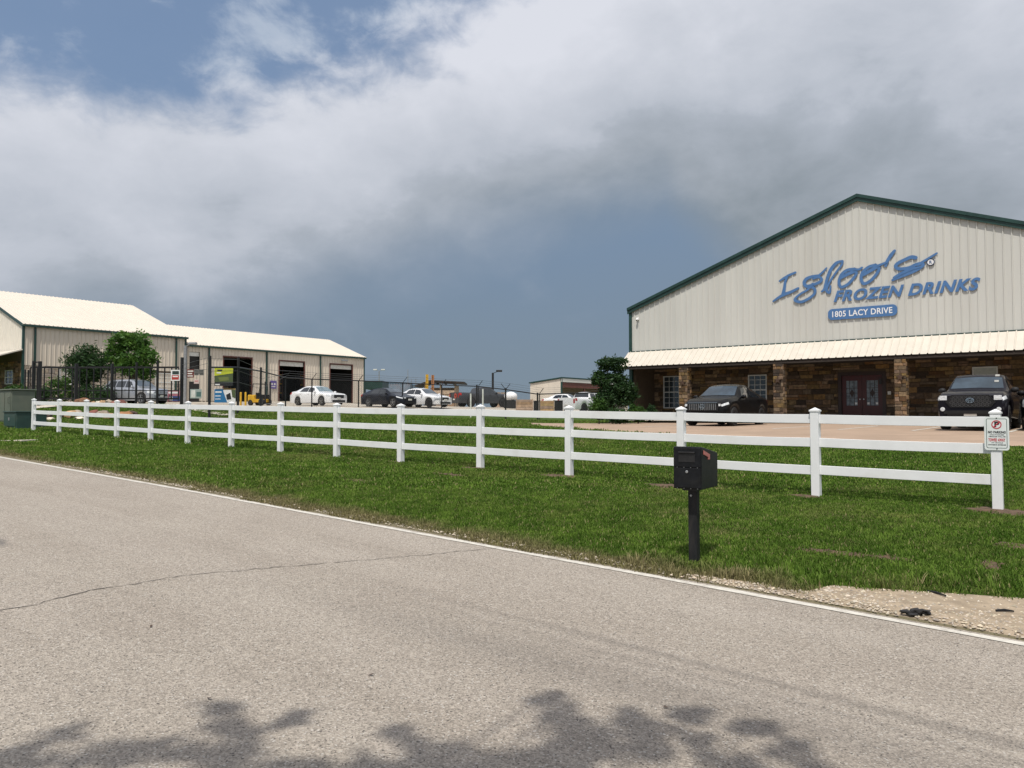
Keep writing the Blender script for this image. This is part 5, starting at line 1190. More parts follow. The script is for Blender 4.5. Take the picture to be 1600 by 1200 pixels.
# --- dark pickup facing the road
def taco_front(root, S, L_, W_):
    y = -L_ / 2
    hexo = [(-.66, .86), (-.52, .70), (.52, .70), (.66, .86), (.50, 1.08), (-.50, 1.08)]
    gr = MB().prism(hexo, lambda u, v, w_: (u, y - w_, v), -.02, .02).build('grille', M['grille'], root)
    inn = [(u * .94, .885 + (v - .885) * .86) for u, v in hexo]; mb = MB(); n_ = 6
    mb.v = [(u, y - .034, v) for u, v in hexo] + [(u, y - .034, v) for u, v in inn] + [(u, y - .012, v) for u, v in hexo]
    mb.f = [(i, (i + 1) % 6, 6 + (i + 1) % 6, 6 + i) for i in range(6)] + [(i, (i + 1) % 6, 12 + (i + 1) % 6, 12 + i) for i in range(6)]; mb.build('grille_frame', M['plastic'], gr)
    mb = MB()
    for r_ in range(4):
        for k in range(-5, 6):
            x, z = k * .11 + (.055 if r_ % 2 else 0), .76 + r_ * .083
            if abs(x) > .50 - .0 * r_ or (abs(x) < .13 and r_ in (1, 2)): continue
            q = [(x + .05 * math.cos(R(60 * j)), z + .036 * math.sin(R(60 * j))) for j in range(6)]
            for a, b_ in zip(q, q[1:] + q[:1]): mb.bar((a[0], y - .026, a[1]), (b_[0], y - .026, b_[1]), .010, .012, up=(0, 1, 0))
    mb.build('grille_mesh', material('grille mesh grey', (.07, .072, .075), .4, var=.1), gr)
    mb = MB()
    for rx_, rz_, o in ((.105, .075, 0), (.045, .07, 0), (.085, .032, .028)):
        q = [(rx_ * math.cos(R(15 * j)), .91 + o * .6 + rz_ * math.sin(R(15 * j))) for j in range(24)]
        for a, b_ in zip(q, q[1:] + q[:1]): mb.bar((a[0], y - .044, a[1]), (b_[0], y - .044, b_[1]), .017, .015, up=(0, 1, 0))
    mb.build('emblem', M['chrome'], root)
    for s_ in (-1, 1): MB().lathe([(.065, 0), (.065, -.03), (.05, -.035)], (s_ * .74, y + .01, .64), 'y', 14).build('fog_lamp', M['lamp'], root)
    MB().box(-.70, y - .05, .50, .70, y + .02, .60).build('bumper_guard', M['plastic'], root)
    for x, z in ((.52, 1.52), (.50, 1.30)):
        p = S(.335 if z < 1.4 else .385, 6.6); MB().box(.46, p[1] - .04, p[2] - .0, .58, p[1] - .035, p[2] + .06).build('sticker', M['offwhite'], root)
pick = variant('sedan', L=5.39, W=1.91, wr=.39, af=.175, ar=.775, cl=.34, gap=.08,
  belt=[(0, .98), (.03, 1.04), (.12, 1.10), (.27, 1.16), (.6, 1.18), (.63, 1.22), (1, 1.24)],
  top=[(0, 1.05), (.03, 1.12), (.10, 1.19), (.25, 1.24), (.28, 1.28), (.375, 1.70), (.42, 1.775), (.57, 1.775), (.605, 1.72), (.632, 1.27), (.66, 1.26), (1, 1.28)],
  plan=[(0, .86), (.015, .92), (.05, .97), (.12, .99), (.22, 1), (.9, 1), (.98, .985), (1, .96)],
  roofw=[(0, .86), (.27, .86), (.38, .74), (.6, .74), (.64, .90), (1, .92)],
  glass=dict(wind=(.288, .37), rear=(.607, .628), side=[(.32, .455, .385, .458), (.472, .60, .472, .592)]), doors=[(.30, .462), (.468, .61)], mirror=.315,
  lamp=(.006, .07, 2.9, 3.9, (.62, .82, .92, 1.06)), tail=(.955, .996, 2.6, 4., (.72, .88, .84, 1.18)), intakes=[(.40, .50, .8)], tw=.26, spokes=6, rpz=.62, plate=(.17, .44, .58),
  paint=ptac, rimm=M['dalloy'], extra=taco_front, mirrorm=M['plastic'], trim=M['plastic'])
nx1 = on_y(1516, 640, 27.0)
car('pickup_truck', 'dark pickup truck with a wide mesh grille facing the road before the porch', 'pickup', (nx1[0], 27.0 + 2.7, gz(nx1[0], 29.5) + .024), 0, pick)
suv = variant('sedan', L=4.75, W=1.93, wr=.37, cl=.24, belt=[(0, .80), (.03, .88), (.12, .98), (.28, 1.04), (.5, 1.06), (.8, 1.10), (.97, 1.12), (1, 1.05)],
  top=[(0, .86), (.03, .95), (.10, 1.05), (.24, 1.13), (.28, 1.17), (.40, 1.60), (.48, 1.68), (.78, 1.68), (.88, 1.60), (.96, 1.20), (.985, 1.15), (1, 1.1)], roofw=[(0, .80), (.27, .82), (.41, .70), (.86, .68), (.97, .76), (1, .78)],
  glass=dict(wind=(.288, .395), rear=(.885, .955), side=[(.32, .50, .42, .505), (.518, .68, .518, .68), (.695, .86, .695, .82)]), doors=[(.30, .508), (.515, .69)], ar=.78)
xs2 = on_y(1591, 650, 27.6)[0] + .97
car('parked_suv', 'black sport utility vehicle cut by the right edge beside the dark pickup', 'car', (xs2, 27.6 + 2.4, gz(xs2, 30) + .024), 0, dict(suv, paint=pbk, rimm=M['dalloy']))
# --- cars in the yard, all nose to the right
def yard_car(px, Z, *a, rot=R(90), **k): p = stand(px, Z, .03); return car(*a[:3], p, rot, *a[3:], **k)
def dodge_front(root, S, L_, W_):
    y = -L_ / 2; MB().box(-.46, y - .014, .60, .46, y + .02, .80).build('grille', M['grille'], root)
    for q in (-.0,): MB().box(-.46, y - .03, .685, .46, y - .012, .72).box(-.03, y - .032, .60, .03, y - .013, .80).build('grille_cross', M['chrome'], root)
yard_car(497, 58.5, 'parked_car', 'white sedan with a cross bar grille parked before the middle workshop door', 'car', variant('sedan', paint=pw_, top=[(0, .78), (.02, .86), (.12, .94), (.26, 1.0), (.30, 1.04), (.42, 1.42), (.50, 1.50), (.62, 1.49), (.72, 1.41), (.88, 1.12), (.96, 1.10), (1, 1.0)], belt=[(0, .74), (.03, .80), (.12, .86), (.28, .93), (.5, .97), (.8, 1.02), (.95, 1.02), (1, .95)], lamp=(.008, .075, 2.6, 4.0, (.46, .70, .62, .80)), plan=[(0, .80), (.015, .88), (.05, .95), (.12, .98), (.22, 1), (.8, 1), (.93, .97), (.98, .92), (1, .84)], extra=dodge_front, ws=material('bright windscreen', (.16, .22, .25), .08, var=.3)), group='cars parked nose right in the yard')
yard_car(607, 57.5, 'parked_car', 'dark blue black sedan parked between the two white sedans in the yard', 'car', variant('sedan', paint=pbl, L=4.55, top=[(0, .66), (.03, .72), (.10, .82), (.22, .95), (.26, 1.0), (.43, 1.38), (.52, 1.44), (.62, 1.43), (.74, 1.36), (.90, 1.12), (.96, 1.08), (1, .98)], lamp=(.01, .12, 2.9, 3.9, (.42, .60, .62, .71))), group='cars parked nose right in the yard')
yard_car(661, 59., 'parked_car', 'white sport sedan with a black grille parked right of the dark sedan', 'car', variant('sedan', paint=pw_, rimm=M['dalloy'], L=4.7, intakes=[(.25, .40, .9), (.54, .74, .55)]), group='cars parked nose right in the yard')
yard_car(212, 52., 'parked_suv', 'silver sport utility vehicle parked behind the black gate under the tree', 'car', dict(suv, paint=psl), rot=R(106))
def spare(root, S, L_, W_):
    MB().lathe([(.22, 0), (.24, .03), (.12, .05), (.10, 0)], (-.30, L_ / 2 - .0, .98), 'y', 20).build('red_ring', flat('red ring', (.42, .06, .03)), root)
yard_car(752, 69, 'pickup_truck', 'dark grey crew cab pickup seen from behind at the end of the yard', 'pickup', dict(pick, paint=pgr, L=5.5, extra=spare), rot=R(160))
yard_car(916, 64., 'pickup_truck', 'white pickup seen from behind near the round tree and open shed', 'pickup', dict(pick, paint=pw_, extra=lambda *a: None), rot=R(176))
yard_car(886, 74., 'parked_car', 'white car half hidden left of the white pickup by the shed', 'car', variant('sedan', paint=pw_), rot=R(95))

# --- forklift
p = stand(407, 58.5, .03); fk = thing('forklift', 'yellow forklift with black cage standing before the leftmost workshop door', 'forklift', p, R(100)); fk.scale = (.78, .78, .78)
MB().box(-.5, .35, .25, .5, 1.25, 1.05).build('counterweight', M['yellow'], fk, bevel=.08); MB().box(-.5, -.75, .3, .5, .34, .62).build('chassis', M['yellow'], fk, bevel=.03)
MB().box(-.45, -.68, .62, .45, -.42, 1.05).build('dash', M['plastic'], fk); MB().box(-.26, .0, .62, .26, .38, .85).box(-.26, .3, .85, .26, .42, 1.25).build('seat', M['plastic'], fk, bevel=.03)
for sx in (-.45, .45):
    MB().tube([(sx, -.6, .62), (sx, -.42, 2.05), (sx, .55, 2.1), (sx, .75, 1.05)], .035, 6).build('cage_post', M['black'], fk)
    MB().box(sx * .7 - .05, -1.0, .1, sx * .7 + .05, -.88, 2.3).build('mast_rail', M['black'], fk); MB().box(sx * .7 - .06, -2.0, .12, sx * .7 + .06, -1.0, .17).build('fork', M['galv'], fk)
MB().box(-.47, -.42, 2.05, .47, -.36, 2.12).box(-.47, .5, 2.08, .47, .56, 2.14).box(-.47, .05, 2.07, .47, .11, 2.13).build('roof_bars', M['black'], fk)
for sx in (-.46, .46):
    for yy, r_ in ((-.6, .33), (.85, .28)): MB().lathe([(r_, -.1), (r_, .1)], (sx, yy, r_), 'x', 16).lathe([(r_ * .5, -.11), (r_ * .5, .11)], (sx, yy, r_), 'x', 12).build('wheel', M['rubber'], fk)
for i, px in enumerate((376, 383.5)): 
    p = stand(px, 57.5); t_ = thing('bollard', ('yellow steel bollard farther left before the dark workshop door', 'yellow steel bollard next to the forklift')[i], 'bollard', p, group='yellow bollards by the forklift')
    MB().tube([(0, 0, -.2), (0, 0, 1.0)], .075, 10).build('pipe', M['yellow'], t_); MB().blob((0, 0, 1.0), (.078, .078, .05), 2, 0).build('cap', M['yellow'], t_)
for i, (px, pt) in enumerate(((735.5, 615), (754.5, 608))):
    p = stand(px, 53.); h = height_at(px, pt, 53.) - p[2]; t_ = thing('marker_post', ('shorter pale post before the tail of the grey pickup', 'taller pale post before the cab of the grey pickup')[i], 'post', p); MB().tube([(0, 0, -.2), (0, 0, h)], .055, 8).build('pipe', M['offwhite'], t_); MB().tube([(0, 0, h), (0, 0, h + .03)], .06, 8).build('cap', M['galv'], t_)

# ================================================================== SHEDS AND YARD STORES
# open fronted shed right of the yard
c0 = at_depth(877, 590, 75.); zg = gz(c0[0], c0[1]); zt = c0[2]; zl = height_at(828.5, 598, 76.)
lx = at_depth(828.5, 600, 75.); xw = -abs(on_y(828.5, 600, c0[1])[0] - c0[0]); hh = zt - zg
sh = thing('open_shed', 'beige open fronted shed with a dark edged lean to roof beyond the wire fence', 'shed', (c0[0], c0[1], zg))
zl = on_y(828.5, 598, c0[1])[2] - zg
for k in range(5):
    a, b_ = xw * k / 5, xw * (k + 1) / 5; za, zb2 = hh + (zl - hh) * k / 5, hh + (zl - hh) * (k + 1) / 5
    MB().prism([(b_, -.3), (a - .01, -.3), (a - .01, za - .1), (b_, zb2 - .1)], lambda u, v, w_: (u, w_, v), 0, .06).build('wall_panel', M['sheet2'], sh)
Ld = 13.
MB().box(xw, .08, -.3, xw + .06, Ld, zl - .12).build('back_wall', M['tan'], sh); MB().prism([(xw, -.3), (0, -.3), (0, hh - .1), (xw, zl - .1)], lambda u, v, w_: (u, Ld + w_, v), 0, .06).build('end_wall', M['sheet2'], sh)
MB().prism([(xw - .1, zl - .08), (.12, hh - .06), (.12, hh + .06), (xw - .1, zl + .04)], lambda u, v, w_: (u, w_, v), -.12, Ld + .2).build('roof', M['green'], sh)
MB().box(.02, -.06, hh - .42, .08, Ld, hh - .07).build('fascia', M['sheet'], sh); MB().box(-.08, .1, hh - .95, .015, Ld, hh - .44).build('beam', M['purlin'], sh)
for yy in (4.2, 8.2): MB().box(-.12, yy - .08, -.3, .0, yy + .08, hh - .96).build('post', M['purlin'], sh)
MB().box(-.05, -.05, -.3, .09, .07, hh - .06).build('corner_trim', M['green'], sh)
# timber store with a tilted roof in the middle
def px_box(name, label, cat, l, t_, r_, b2, Z, dep, m, bevel=.02, parts=None, rz=YAW):
    pl_, pr_ = at_depth(l, 620, Z), at_depth(r_, 620, Z); z0 = min(gz(pl_[0], pl_[1]), gz(pr_[0], pr_[1])); w_ = float(np.hypot(*(pr_ - pl_)[:2])); h = height_at((l + r_) / 2, t_, Z) - z0
    o = thing(name, label, cat, (pl_[0], pl_[1], z0), rz); 
    if parts: parts(o, w_, h, dep)
    else: MB().box(0, 0, -.1, w_, dep, h).build('case', m, o, bevel=bevel)
    return o
def lean_to(o, w_, h, dep):
    MB().prism([(-.9, h - .55), (.75, h), (w_ + .9, h - .18), (w_ + .9, h - .04), (.75, h + .14), (-.9, h - .42)], lambda u, v, w2: (u, w2, v), -.5, dep + .4).build('roof', M['soffit'], o)
    MB().box(.2, dep - .1, -.2, w_, dep, h - .5).build('rear_wall', M['tan'], o)
    MB().box(w_ - .14, 0, -.2, w_, dep - .11, h - .3).build('side_wall', M['tan'], o)
    for x in (.05, w_ * .5): MB().box(x, .02, -.2, x + .14, .16, h - .25).build('post', M['wood'], o)
    for k in range(4): MB().bar((.3 + k * w_ / 4, -.45, h - .12 - .01 * k), (.3 + k * w_ / 4, dep, h - .10), .06, .14).build('rafter', M['purlin'], o)
px_box('lean_to', 'brown timber lean to with a tilted dark roof beyond the white sport sedan', 'shed', 662, 596, 712, 636, 80., 5., None, parts=lean_to)
def pallets(o, w_, h, dep):
    nlay = max(2, int(h / .34)); n_ = max(2, int(w_ / .9)); rr = random.Random(int(w_ * 100))
    for k in range(nlay):
        for j in range(n_): MB().box(w_ * j / n_ + rr.uniform(0, .05), rr.uniform(0, .08), h * k / nlay + .02, w_ * (j + 1) / n_ - .03, dep, h * (k + 1) / nlay).build('brick_pack', material('brick pack', (.36, .26, .18), .9, var=.3, scale=9, per=.3), o)
px_box('brick_stack', 'wide stack of tan brick packs under the tilted dark roof', 'stack', 674, 610, 710, 634, 76., 1.6, None, parts=pallets)
px_box('brick_stack', 'low stack of pale brown packs right of the grey pickup', 'stack', 773, 613, 790, 634, 84., 1.4, None, parts=pallets)
def lift(o, w_, h, dep, m=None):
    m = m or M['yellow']
    for x in (0, w_ - .16): MB().box(x, 0, -.2, x + .16, .2, h).build('mast_rail', m, o)
    for k in range(3): MB().box(.17, .03, h * (.3 + .3 * k), w_ - .17, .17, h * (.3 + .3 * k) + .12).build('cross_bar', m, o)
    MB().box(-.1, -.3, -.1, w_ + .1, .9, .7).build('base', M['black'], o)
px_box('lift_mast', 'yellow upright lift mast standing left of the orange one by the lean to', 'lift', 665, 585, 669, 634, 73., .3, None, parts=lift)
px_box('lift_mast', 'orange brown upright lift mast standing in front of the lean to', 'lift', 674, 586, 678, 634, 73., .3, None, parts=lambda o, w_, h, d: lift(o, w_, h, d, material('rust orange', (.36, .15, .05), .6, var=.2)))
def container(c, c2):
    def f(o, w_, h, dep):
        MB().box(0, 0.03, 0, w_, dep, h).build('shell', c, o); n_ = int(w_ / .3); mb = MB()
        for k in range(n_): mb.box(w_ * k / n_ + .02, 0, .1, w_ * k / n_ + .16, .028, h - .1)
        mb.build('rib', c, o); MB().box(-.03, -.02, h - .09, w_ + .03, dep, h + .02).build('top_rail', c2, o)
    return f
px_box('storage_container', 'pale blue grey storage container with reddish stains beyond the dark sedan', 'container', 598, 598, 640, 634, 92., 3., None, parts=container(material('blue grey container', (.20, .27, .34), .6, var=.15, scale=.8, dirt=((.30, .20, .20), .7)), flat('container rail', (.12, .2, .28))))
px_box('storage_container', 'slate blue storage container right of the pale stained one', 'container', 641, 601, 655, 634, 94., 3., None, parts=container(flat('slate container', (.12, .17, .22)), flat('container rail', (.12, .2, .28))))
def awn_store(o, w_, h, dep):
    MB().box(-.1, -.4, h - .9, w_ + .1, dep, h).build('roof', M['green'], o); MB().box(0, dep - .1, -.2, w_, dep, h - .91).build('back_wall', flat('store green', (.05, .09, .07)), o)
    for x in (0, w_ - .15): MB().box(x, 0, -.2, x + .15, .15, h - .91).build('post', M['black'], o)
    rr = random.Random(4)
    for k in range(6): MB().box(.3 + k * w_ / 6.5, .2, .0, .3 + k * w_ / 6.5 + .6, .9, rr.uniform(.8, 2.0)).build('drum', M['offwhite'] if k % 2 else flat('store green', (.05, .09, .07)), o)
px_box('store_shed', 'dark green roofed store right of the workshop corner', 'shed', 569, 595, 597, 634, 86., 4., None, parts=awn_store)
def bin_(o, w_, h, dep):
    n_ = 5
    for k in range(n_): MB().box(0, 0, h * k / n_ + .01, w_, .04, h * (k + 1) / n_ - .015).build('board', M['wood'], o)
    MB().box(.02, .045, 0, w_ - .02, dep, h - .02).build('load', M['tan'], o)
    for x in (.0, w_ - .09): MB().box(x, -.045, 0, x + .09, -.003, h + .04).build('batten', M['wood'], o)
px_box('timber_bin', 'pale timber bin left of the dark bins beyond the wire fence', 'bin', 806, 624, 833, 640, 62., 1.4, None, parts=bin_)
px_box('timber_bin', 'pale timber bin in front of the beige open shed', 'bin', 843, 626, 866, 640, 62., 1.4, None, parts=bin_)
def dbin(o, w_, h, dep):
    MB().box(.03, .03, 0, w_ - .03, dep, h - .06).build('tub', M['plastic'], o, bevel=.02); MB().box(0, 0, h - .055, w_, dep + .03, h).build('lid', M['plastic'], o, bevel=.01)
px_box('waste_bin', 'black bin between the two pale timber bins', 'bin', 833.5, 626, 842.5, 641, 61.5, .8, None, parts=dbin); px_box('waste_bin', 'wide black bin under the white car by the shed', 'bin', 866.5, 625.5, 880, 641, 61., .8, None, parts=dbin)
p = stand(798, 66.); t_ = thing('gas_tank', 'white domed gas tank right of the grey pickup', 'tank', p); MB().blob((0, 0, 1.05), (.65, .5, .42), 2, 0).build('tank', M['white'], t_, smooth=60); MB().box(-.5, -.35, -.1, .5, .35, .7).build('stand', M['black'], t_)
# light poles
def pole(px, pt, Z, label, head, r=.06, dbl=False):
    p = stand(px, Z); h = height_at(px, pt, Z) - p[2]; t_ = thing('light_pole', label, 'light pole', p, YAW)
    MB().tube([(0, 0, -.2), (0, 0, h)], [r * 1.2, r], 10).build('pole', head[1], t_)
    for sx in ((-1, 1) if dbl else (1,)):
        MB().bar((0, 0, h - .05), (sx * .45, 0, h + .12), .05).build('arm', head[1], t_); MB().box(min(sx * .3, sx * .85), -.16, h + .08, max(sx * .3, sx * .85), .16, h + .26).build('lamp_head', head[0], t_, bevel=.03)
    return t_
pole(592, 579.5, 112., 'distant thin pole with twin pale lamp heads right of the workshop', (M['offwhite'], M['galv']), .07, True)
pole(770, 582.5, 70., 'black light pole with one lamp head behind the grey pickup', (M['black'], M['black']), .10)
pole(288, 540, 58., 'pale grey light pole at the corner of the workshop', (M['galv'], M['galv']), .11)
for i, (px, pt, Z) in enumerate(((637, 577, 100.), (642.5, 592, 98.), (649.5, 592, 98.))):
    p = stand(px, Z); h = height_at(px, pt, Z) - p[2]; t_ = thing('antenna_mast', ('tall thin mast rising beyond the pale blue container', 'short thin mast just right of the tall thin mast', 'short thin mast rightmost of the three thin masts')[i], 'mast', p)
    MB().tube([(0, 0, -.2), (0, 0, h)], [.07, .035], 6).build('mast', M['galv'], t_); MB().box(-.2, -.03, h * .8, .2, .03, h * .8 + .05).build('cross_arm', M['galv'], t_)

# ================================================================== TREES, SHRUBS, BOULDERS
def leaves(blobs, size, seed, per=26, clump=.22, stretch=1.6):
    g = np.random.default_rng(seed); C_, S_ = [], []
    for (x, y, z, rx, ry, rz, n) in blobs:
        k = max(3, n // per); d = g.normal(size=(k, 3)); d /= np.linalg.norm(d, axis=1, keepdims=True); rad = g.uniform(.25, 1., k) ** .45
        cc = np.array([x, y, z]) + d * rad[:, None] * np.array([rx, ry, rz]); m = min(rx, ry, rz)
        P_ = np.repeat(cc, per, 0) + g.normal(size=(k * per, 3)) * clump * m * np.array([1, 1, .75]); C_.append(P_)
    P_ = np.concatenate(C_); n = len(P_); a = g.normal(size=(n, 3)); a[:, 2] *= .6; a /= np.linalg.norm(a, axis=1, keepdims=True); b_ = np.cross(a, g.normal(size=(n, 3))); b_ /= np.linalg.norm(b_, axis=1, keepdims=True)
    s_ = size * g.uniform(.6, 1.3, n)[:, None]; V = np.stack([P_ - a * s_ * stretch, P_ + b_ * s_ * .55, P_ + a * s_ * stretch, P_ - b_ * s_ * .55], 1).reshape(-1, 3)
    me = bpy.data.meshes.new('crown'); me.from_pydata(V.tolist(), [], [(4 * i, 4 * i + 1, 4 * i + 2, 4 * i + 3) for i in range(n)]); return me
def tree(name, label, cat, loc, blobs, size, m, trunk, seed, per=26, clump=.22, group=None, crown='crown', stretch=1.6, limb=.6):
    o = thing(name, label, cat, loc, 0, group); me = leaves(blobs, size, seed, per, clump, stretch); me.materials.append(m); link(crown, me, o)
    if trunk:
        mb = MB(); h, r, n = trunk; rr = random.Random(seed)
        mb.tube([(0, 0, -.3), (.03, .02, h * .5), (.0, .05, h)], [r * 1.25, r, r * .8], 10)
        tops = rr.sample(blobs, min(n, len(blobs)))
        for b_ in tops:
            e = Vector(b_[:3]); st_ = Vector((0, .03, h * rr.uniform(.7, 1.))); mid = st_.lerp(e, .5) + Vector((rr.uniform(-.15, .15), rr.uniform(-.15, .15), .15)); mb.tube([st_, mid, e], [r * limb, r * limb * .6, r * limb * .2], 7)
        mb.build('trunk', M['bark'], o, smooth=50)
    return o
def pb(base, Z, l, t_, r_, b2, n, dy=0., dep=None):
    """a crown lobe given by its outline in the photograph, as an ellipsoid relative to base"""
    cx_, cy_ = (l + r_) / 2, (t_ + b2) / 2; c_ = at_depth(cx_, cy_, Z + dy); w_ = (r_ - l) / 2 * Z / FPX; h = (b2 - t_) / 2 * Z / FPX; d = dep or w_; return (c_[0] - base[0], c_[1] - base[1], c_[2] - base[2], w_, d, h, n)
B = stand(955, 38.)
tree('leafy_tree', 'dense dark green round topped tree at the left corner of the right building', 'tree', B,
     [pb(B, 38., *q) for q in ((934, 557, 962, 580, 1100), (956, 558, 980, 582, 900), (924, 580, 950, 604, 1300), (940, 582, 980, 618, 2200), (958, 594, 994, 634, 2200), (932, 606, 968, 642, 1900), (976, 600, 996, 622, 600))], .055, LEAFD, (1.3, .13, 6), 21, per=24, clump=.2)
for i, (l, t_, r_, b2, Z, lab, mm) in enumerate(((922, 620, 948, 656, 36., 'loose leggy bush at the left foot of the dark round tree', LEAFB), (950, 638, 984, 660, 35.6, 'low dense bush under the middle of the dark round tree', LEAFD), (984, 632, 1008, 658, 36.6, 'low bright bush between the dark tree and the porch', LEAFB), (1012, 634, 1026, 654, 38.5, 'small dim bush growing close under the porch window', LEAFD))):
    B = stand((l + r_) / 2, Z); tree('garden_bush', lab, 'bush', B, [pb(B, Z, l, t_, (l + r_) / 2 + 4, b2, 900), pb(B, Z, (l + r_) / 2 - 6, t_ + 4, r_, b2, 900)], .05, mm, (.25, .03, 2), 40 + i, per=16, clump=.3, crown='foliage')
B = stand(206, 54.)
tree('leafy_tree', 'broad bright green tree beside the office wall behind the gate', 'tree', B,
     [pb(B, 54., *q) for q in ((170, 520, 202, 552, 1300), (198, 520, 232, 550, 1300), (162, 544, 198, 578, 1400), (208, 542, 244, 576, 1500), (184, 550, 226, 588, 1600), (218, 572, 242, 598, 600), (184, 518, 214, 540, 800))], .09, LEAF, (2.2, .17, 7), 22, per=22, clump=.22)
B = stand(136, 53.)
tree('leafy_tree', 'smaller dark spiky tree left of the broad bright green tree', 'tree', B, [pb(B, 53., *q) for q in ((118, 540, 152, 575, 1300), (105, 552, 140, 588, 1000), (132, 556, 166, 592, 1200), (112, 575, 160, 600, 900))], .075, LEAFD, (2., .10, 4), 23, per=14, clump=.34, stretch=2.2)
B = stand(24, 52.); tree('clipped_shrub', 'rounded light green clipped shrub above the utility cabinet', 'shrub', B, [pb(B, 52., 9, 600, 44, 628, 2600, dep=.9)], .05, LEAFB, (.3, .05, 3), 24, per=30, clump=.13, crown='foliage')
for i, (l, t_, r_, b2, Z, lab) in enumerate(((78, 588, 112, 622, 52., 'olive green shrub under the office window behind the gate'), (52, 604, 80, 626, 51., 'dark shrub at the left end of the gate'), (112, 600, 150, 626, 52.5, 'dark shrub behind the middle of the gate'), (146, 604, 176, 627, 51., 'dark shrub left of the silver vehicle'))):
    B = stand((l + r_) / 2, Z); tree('garden_bush', lab, 'bush', B, [pb(B, Z, l, t_, r_, b2 + 6, 1300)], .07, LEAFB if i == 0 else LEAFD, (.3, .05, 2), 60 + i, per=18, clump=.25, crown='foliage')
# the tree whose shade falls on the near lane stands behind the viewer
hs = 5.4; off_ = np.array([SUN_H[0], SUN_H[1], 0]) * hs / math.tan(SUN_EL)
sb = []; rr = random.Random(12)
for px, py, sx_, n in ((60, 1165, .42, 300), (130, 1205, .5, 420), (330, 1120, .26, 170), (400, 1150, .30, 230), (455, 1120, .15, 70), (300, 1195, .42, 330), (470, 1190, .25, 160), (610, 1150, .16, 90), (600, 1190, .30, 240), (690, 1185, .36, 300), (850, 1090, .13, 80), (880, 1120, .22, 190), (870, 1170, .42, 460), (960, 1160, .42, 460), (1030, 1150, .30, 260), (1090, 1115, .13, 90), (1060, 1120, .16, 80), (990, 1120, .18, 120), (1180, 1135, .22, 150), (1210, 1160, .20, 130), (1150, 1180, .24, 170), (780, 1195, .35, 330), (1280, 1200, .18, 90)):
    q = on_road(px, py); hz = rr.uniform(-.7, .9); o2 = np.array([SUN_H[0], SUN_H[1], 0]) * (hs + hz) / math.tan(SUN_EL); sb.append((q[0] + o2[0], q[1] + o2[1], hs + hz + q[2], sx_ * .60, sx_ * .60, sx_ * .42, int(n * .52)))
TB = np.array([-1.4, -5.2, gz(-1.4, -5.2)])
for k in range(40):
    a, d = rr.uniform(0, 6.3), 2.6 * math.sqrt(rr.random()); sb.append((TB[0] + d * math.cos(a), TB[1] - .3 + d * math.sin(a) * .9, rr.uniform(4.2, 7.6), .75, .75, .5, 480))
sb = [(b_[0] - TB[0], b_[1] - TB[1], b_[2] - TB[2], *b_[3:]) for b_ in sb]
tree('shade_tree', 'broad leafy tree across the road whose shade falls on the near lane', 'tree', TB, sb, .045, LEAF, (2.6, .22, 26), 33, per=30, clump=.38, limb=.22)
# boulders before the gate
BC = {'brown': (.17, .085, .045), 'dark': (.075, .048, .038), 'tan': (.42, .27, .15), 'pale': (.62, .55, .44), 'grey': (.33, .27, .21), 'red': (.19, .07, .05), 'orange': (.33, .16, .07)}
BM = {k: material(k + ' boulder', c, .9, var=.35, scale=3.5, bump=.04, bscale=6) for k, c in BC.items()}
BL = [(70, 634.5, 13, 7, 'dark', 36., 'dark boulder just right of the leftmost fence post'), (78.5, 637.5, 8, 3.5, 'pale', 35., 'flat pale boulder in front of the dark one by the leftmost fence post'), (99, 636, 8, 6, 'dark', 36., 'dark boulder just right of the second fence post'), (112, 635, 11, 7.5, 'tan', 36., 'tan upright boulder between the second and third fence posts'), (125, 639, 8, 3.5, 'pale', 35., 'flat pale slab boulder just left of the third fence post'), (121, 631, 8, 5, 'grey', 37.5, 'grey boulder behind the tan upright boulder'), (147, 634.5, 10, 7.5, 'red', 36., 'reddish boulder just right of the third fence post'), (162, 634, 12, 7, 'grey', 36., 'grey boulder left of the fourth fence post'), (171, 638, 8, 5, 'orange', 35.3, 'small orange boulder touching the fourth fence post'), (196, 639, 12, 7.5, 'orange', 35., 'large orange brown boulder right of the fourth fence post'), (206, 636, 10, 5, 'dark', 36.2, 'dark boulder behind the large orange brown one'), (130, 623, 12, 8, 'brown', 42.6, 'large peaked brown boulder in front of the gate'), (145, 624, 4.5, 4, 'tan', 42.8, 'small tan boulder right of the peaked brown one'), (153, 624, 4.5, 4, 'pale', 42.8, 'small pale boulder second from the peaked brown one'), (161, 623.5, 5, 4.5, 'tan', 42.8, 'small tan boulder left of the greyish one before the gate'), (170, 623.5, 6, 5, 'grey', 42.8, 'greyish boulder left of the long red one before the gate'), (186, 625, 12, 4.5, 'red', 42.8, 'long low red boulder below the silver vehicle'), (107, 625.5, 4, 3.5, 'pale', 42.8, 'small pale boulder left of the peaked brown one'), (91, 626, 4, 3, 'grey', 42.8, 'small grey boulder at the left part of the gate foot')]
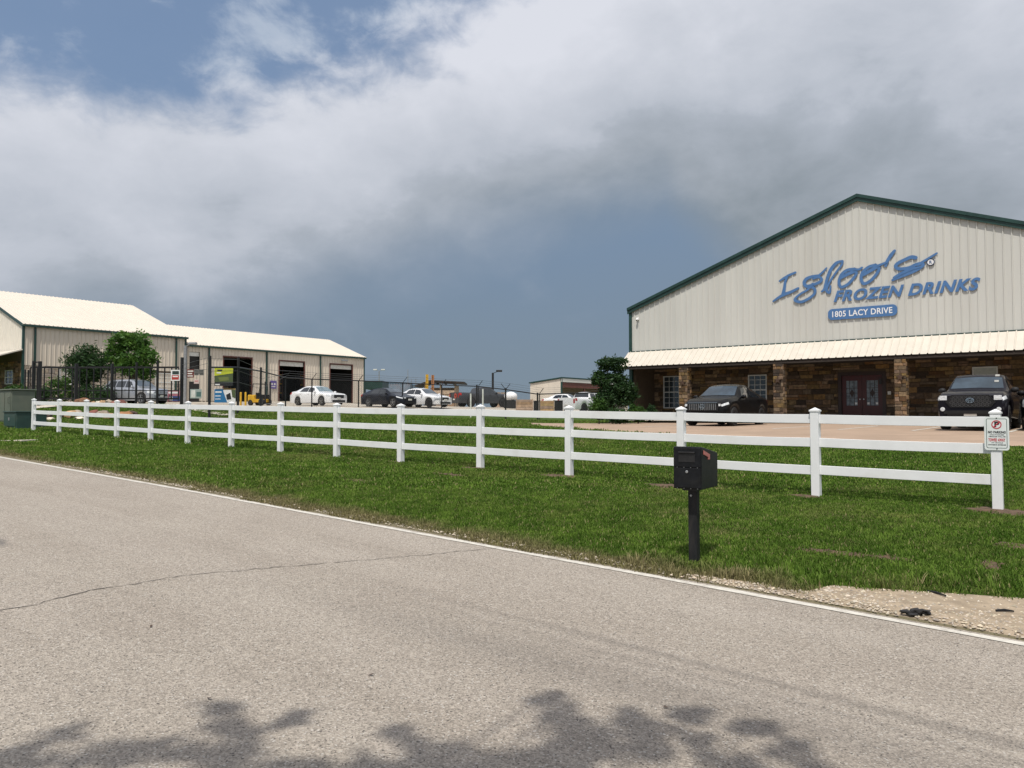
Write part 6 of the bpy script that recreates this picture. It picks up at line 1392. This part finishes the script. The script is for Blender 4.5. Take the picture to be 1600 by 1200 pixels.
for i, (px, py, hw, hh_, c, Z, lab) in enumerate(BL):
    p = at_depth(px, py, Z); w_ = hw * Z / FPX; h = hh_ * Z / FPX; z0 = gz(p[0], p[1]); cz = p[2]
    o = MB().blob((0, 0, 0), (w_, w_ * .8, h), 2, .16, i * 3 + 1).build('boulder', BM[c], None, smooth=35); o.location = (p[0], p[1], z0 + h * .62); o.rotation_euler = (0, 0, YAW + .2 * (i % 3 - 1))
    tag(o, lab, 'boulder', 'boulders lying before the gate')
# small things lying by the road
p = on_road(1430, 963); rb = MB(); rr = random.Random(2)
for k in range(7): rb.blob((rr.uniform(-.07, .07), rr.uniform(-.035, .035), .012 + .012 * (k % 3)), (rr.uniform(.03, .065), rr.uniform(.015, .035), rr.uniform(.010, .024)), 2, .3, k)
o = rb.build('tyre_scrap', material('torn rubber', (.022, .022, .024), .8, var=.4, scale=40, bump=.004), None, smooth=40); o.location = (p[0], 6.74, gz(p[0], 6.74) + .01); o.rotation_euler = (0, 0, .3); tag(o, 'black torn scrap of tyre lying on the gravel by the road edge', 'tyre scrap')
for i, (px, py, l_, lab) in enumerate(((1570, 959, .13, 'short dark stick lying on the gravel near the right edge'), (1462, 931, .2, 'thin dark twig lying at the grassy edge of the gravel'))):
    p = drop(px, py); o = MB().tube([(-l_ / 2, 0, .012), (0, .01, .016), (l_ / 2, -.005, .012)], [.008, .01, .006], 6).build('dead_stick', M['post'], None); o.location = (p[0], p[1], p[2] + .012); o.rotation_euler = (0, 0, .5 - i); tag(o, lab, 'stick')
for i, (px, py, lab) in enumerate(((327, 1093, 'dry brown leaf on the road above the left tree shade'), (580, 1056, 'dry brown leaf on the road near the middle of the lane'), (236, 980, 'dry brown leaf on the road below the long crack'), (1040, 1107, 'dry brown leaf on the road by the right tree shade'))):
    q = on_road(px, py); mb = MB(); l_ = .022; mb.add([(-l_, 0, .003), (0, -l_ * .5, .006), (l_, 0, .010), (0, l_ * .5, .005)], [(0, 1, 2), (0, 2, 3)])
    o = mb.build('fallen_leaf', flat('dry leaf', (.07, .04, .022)), None, fix=False); o.location = (q[0], q[1], q[2] + .004); o.rotation_euler = (0, 0, i * 1.3); tag(o, lab, 'leaf', 'dry leaves on the road')
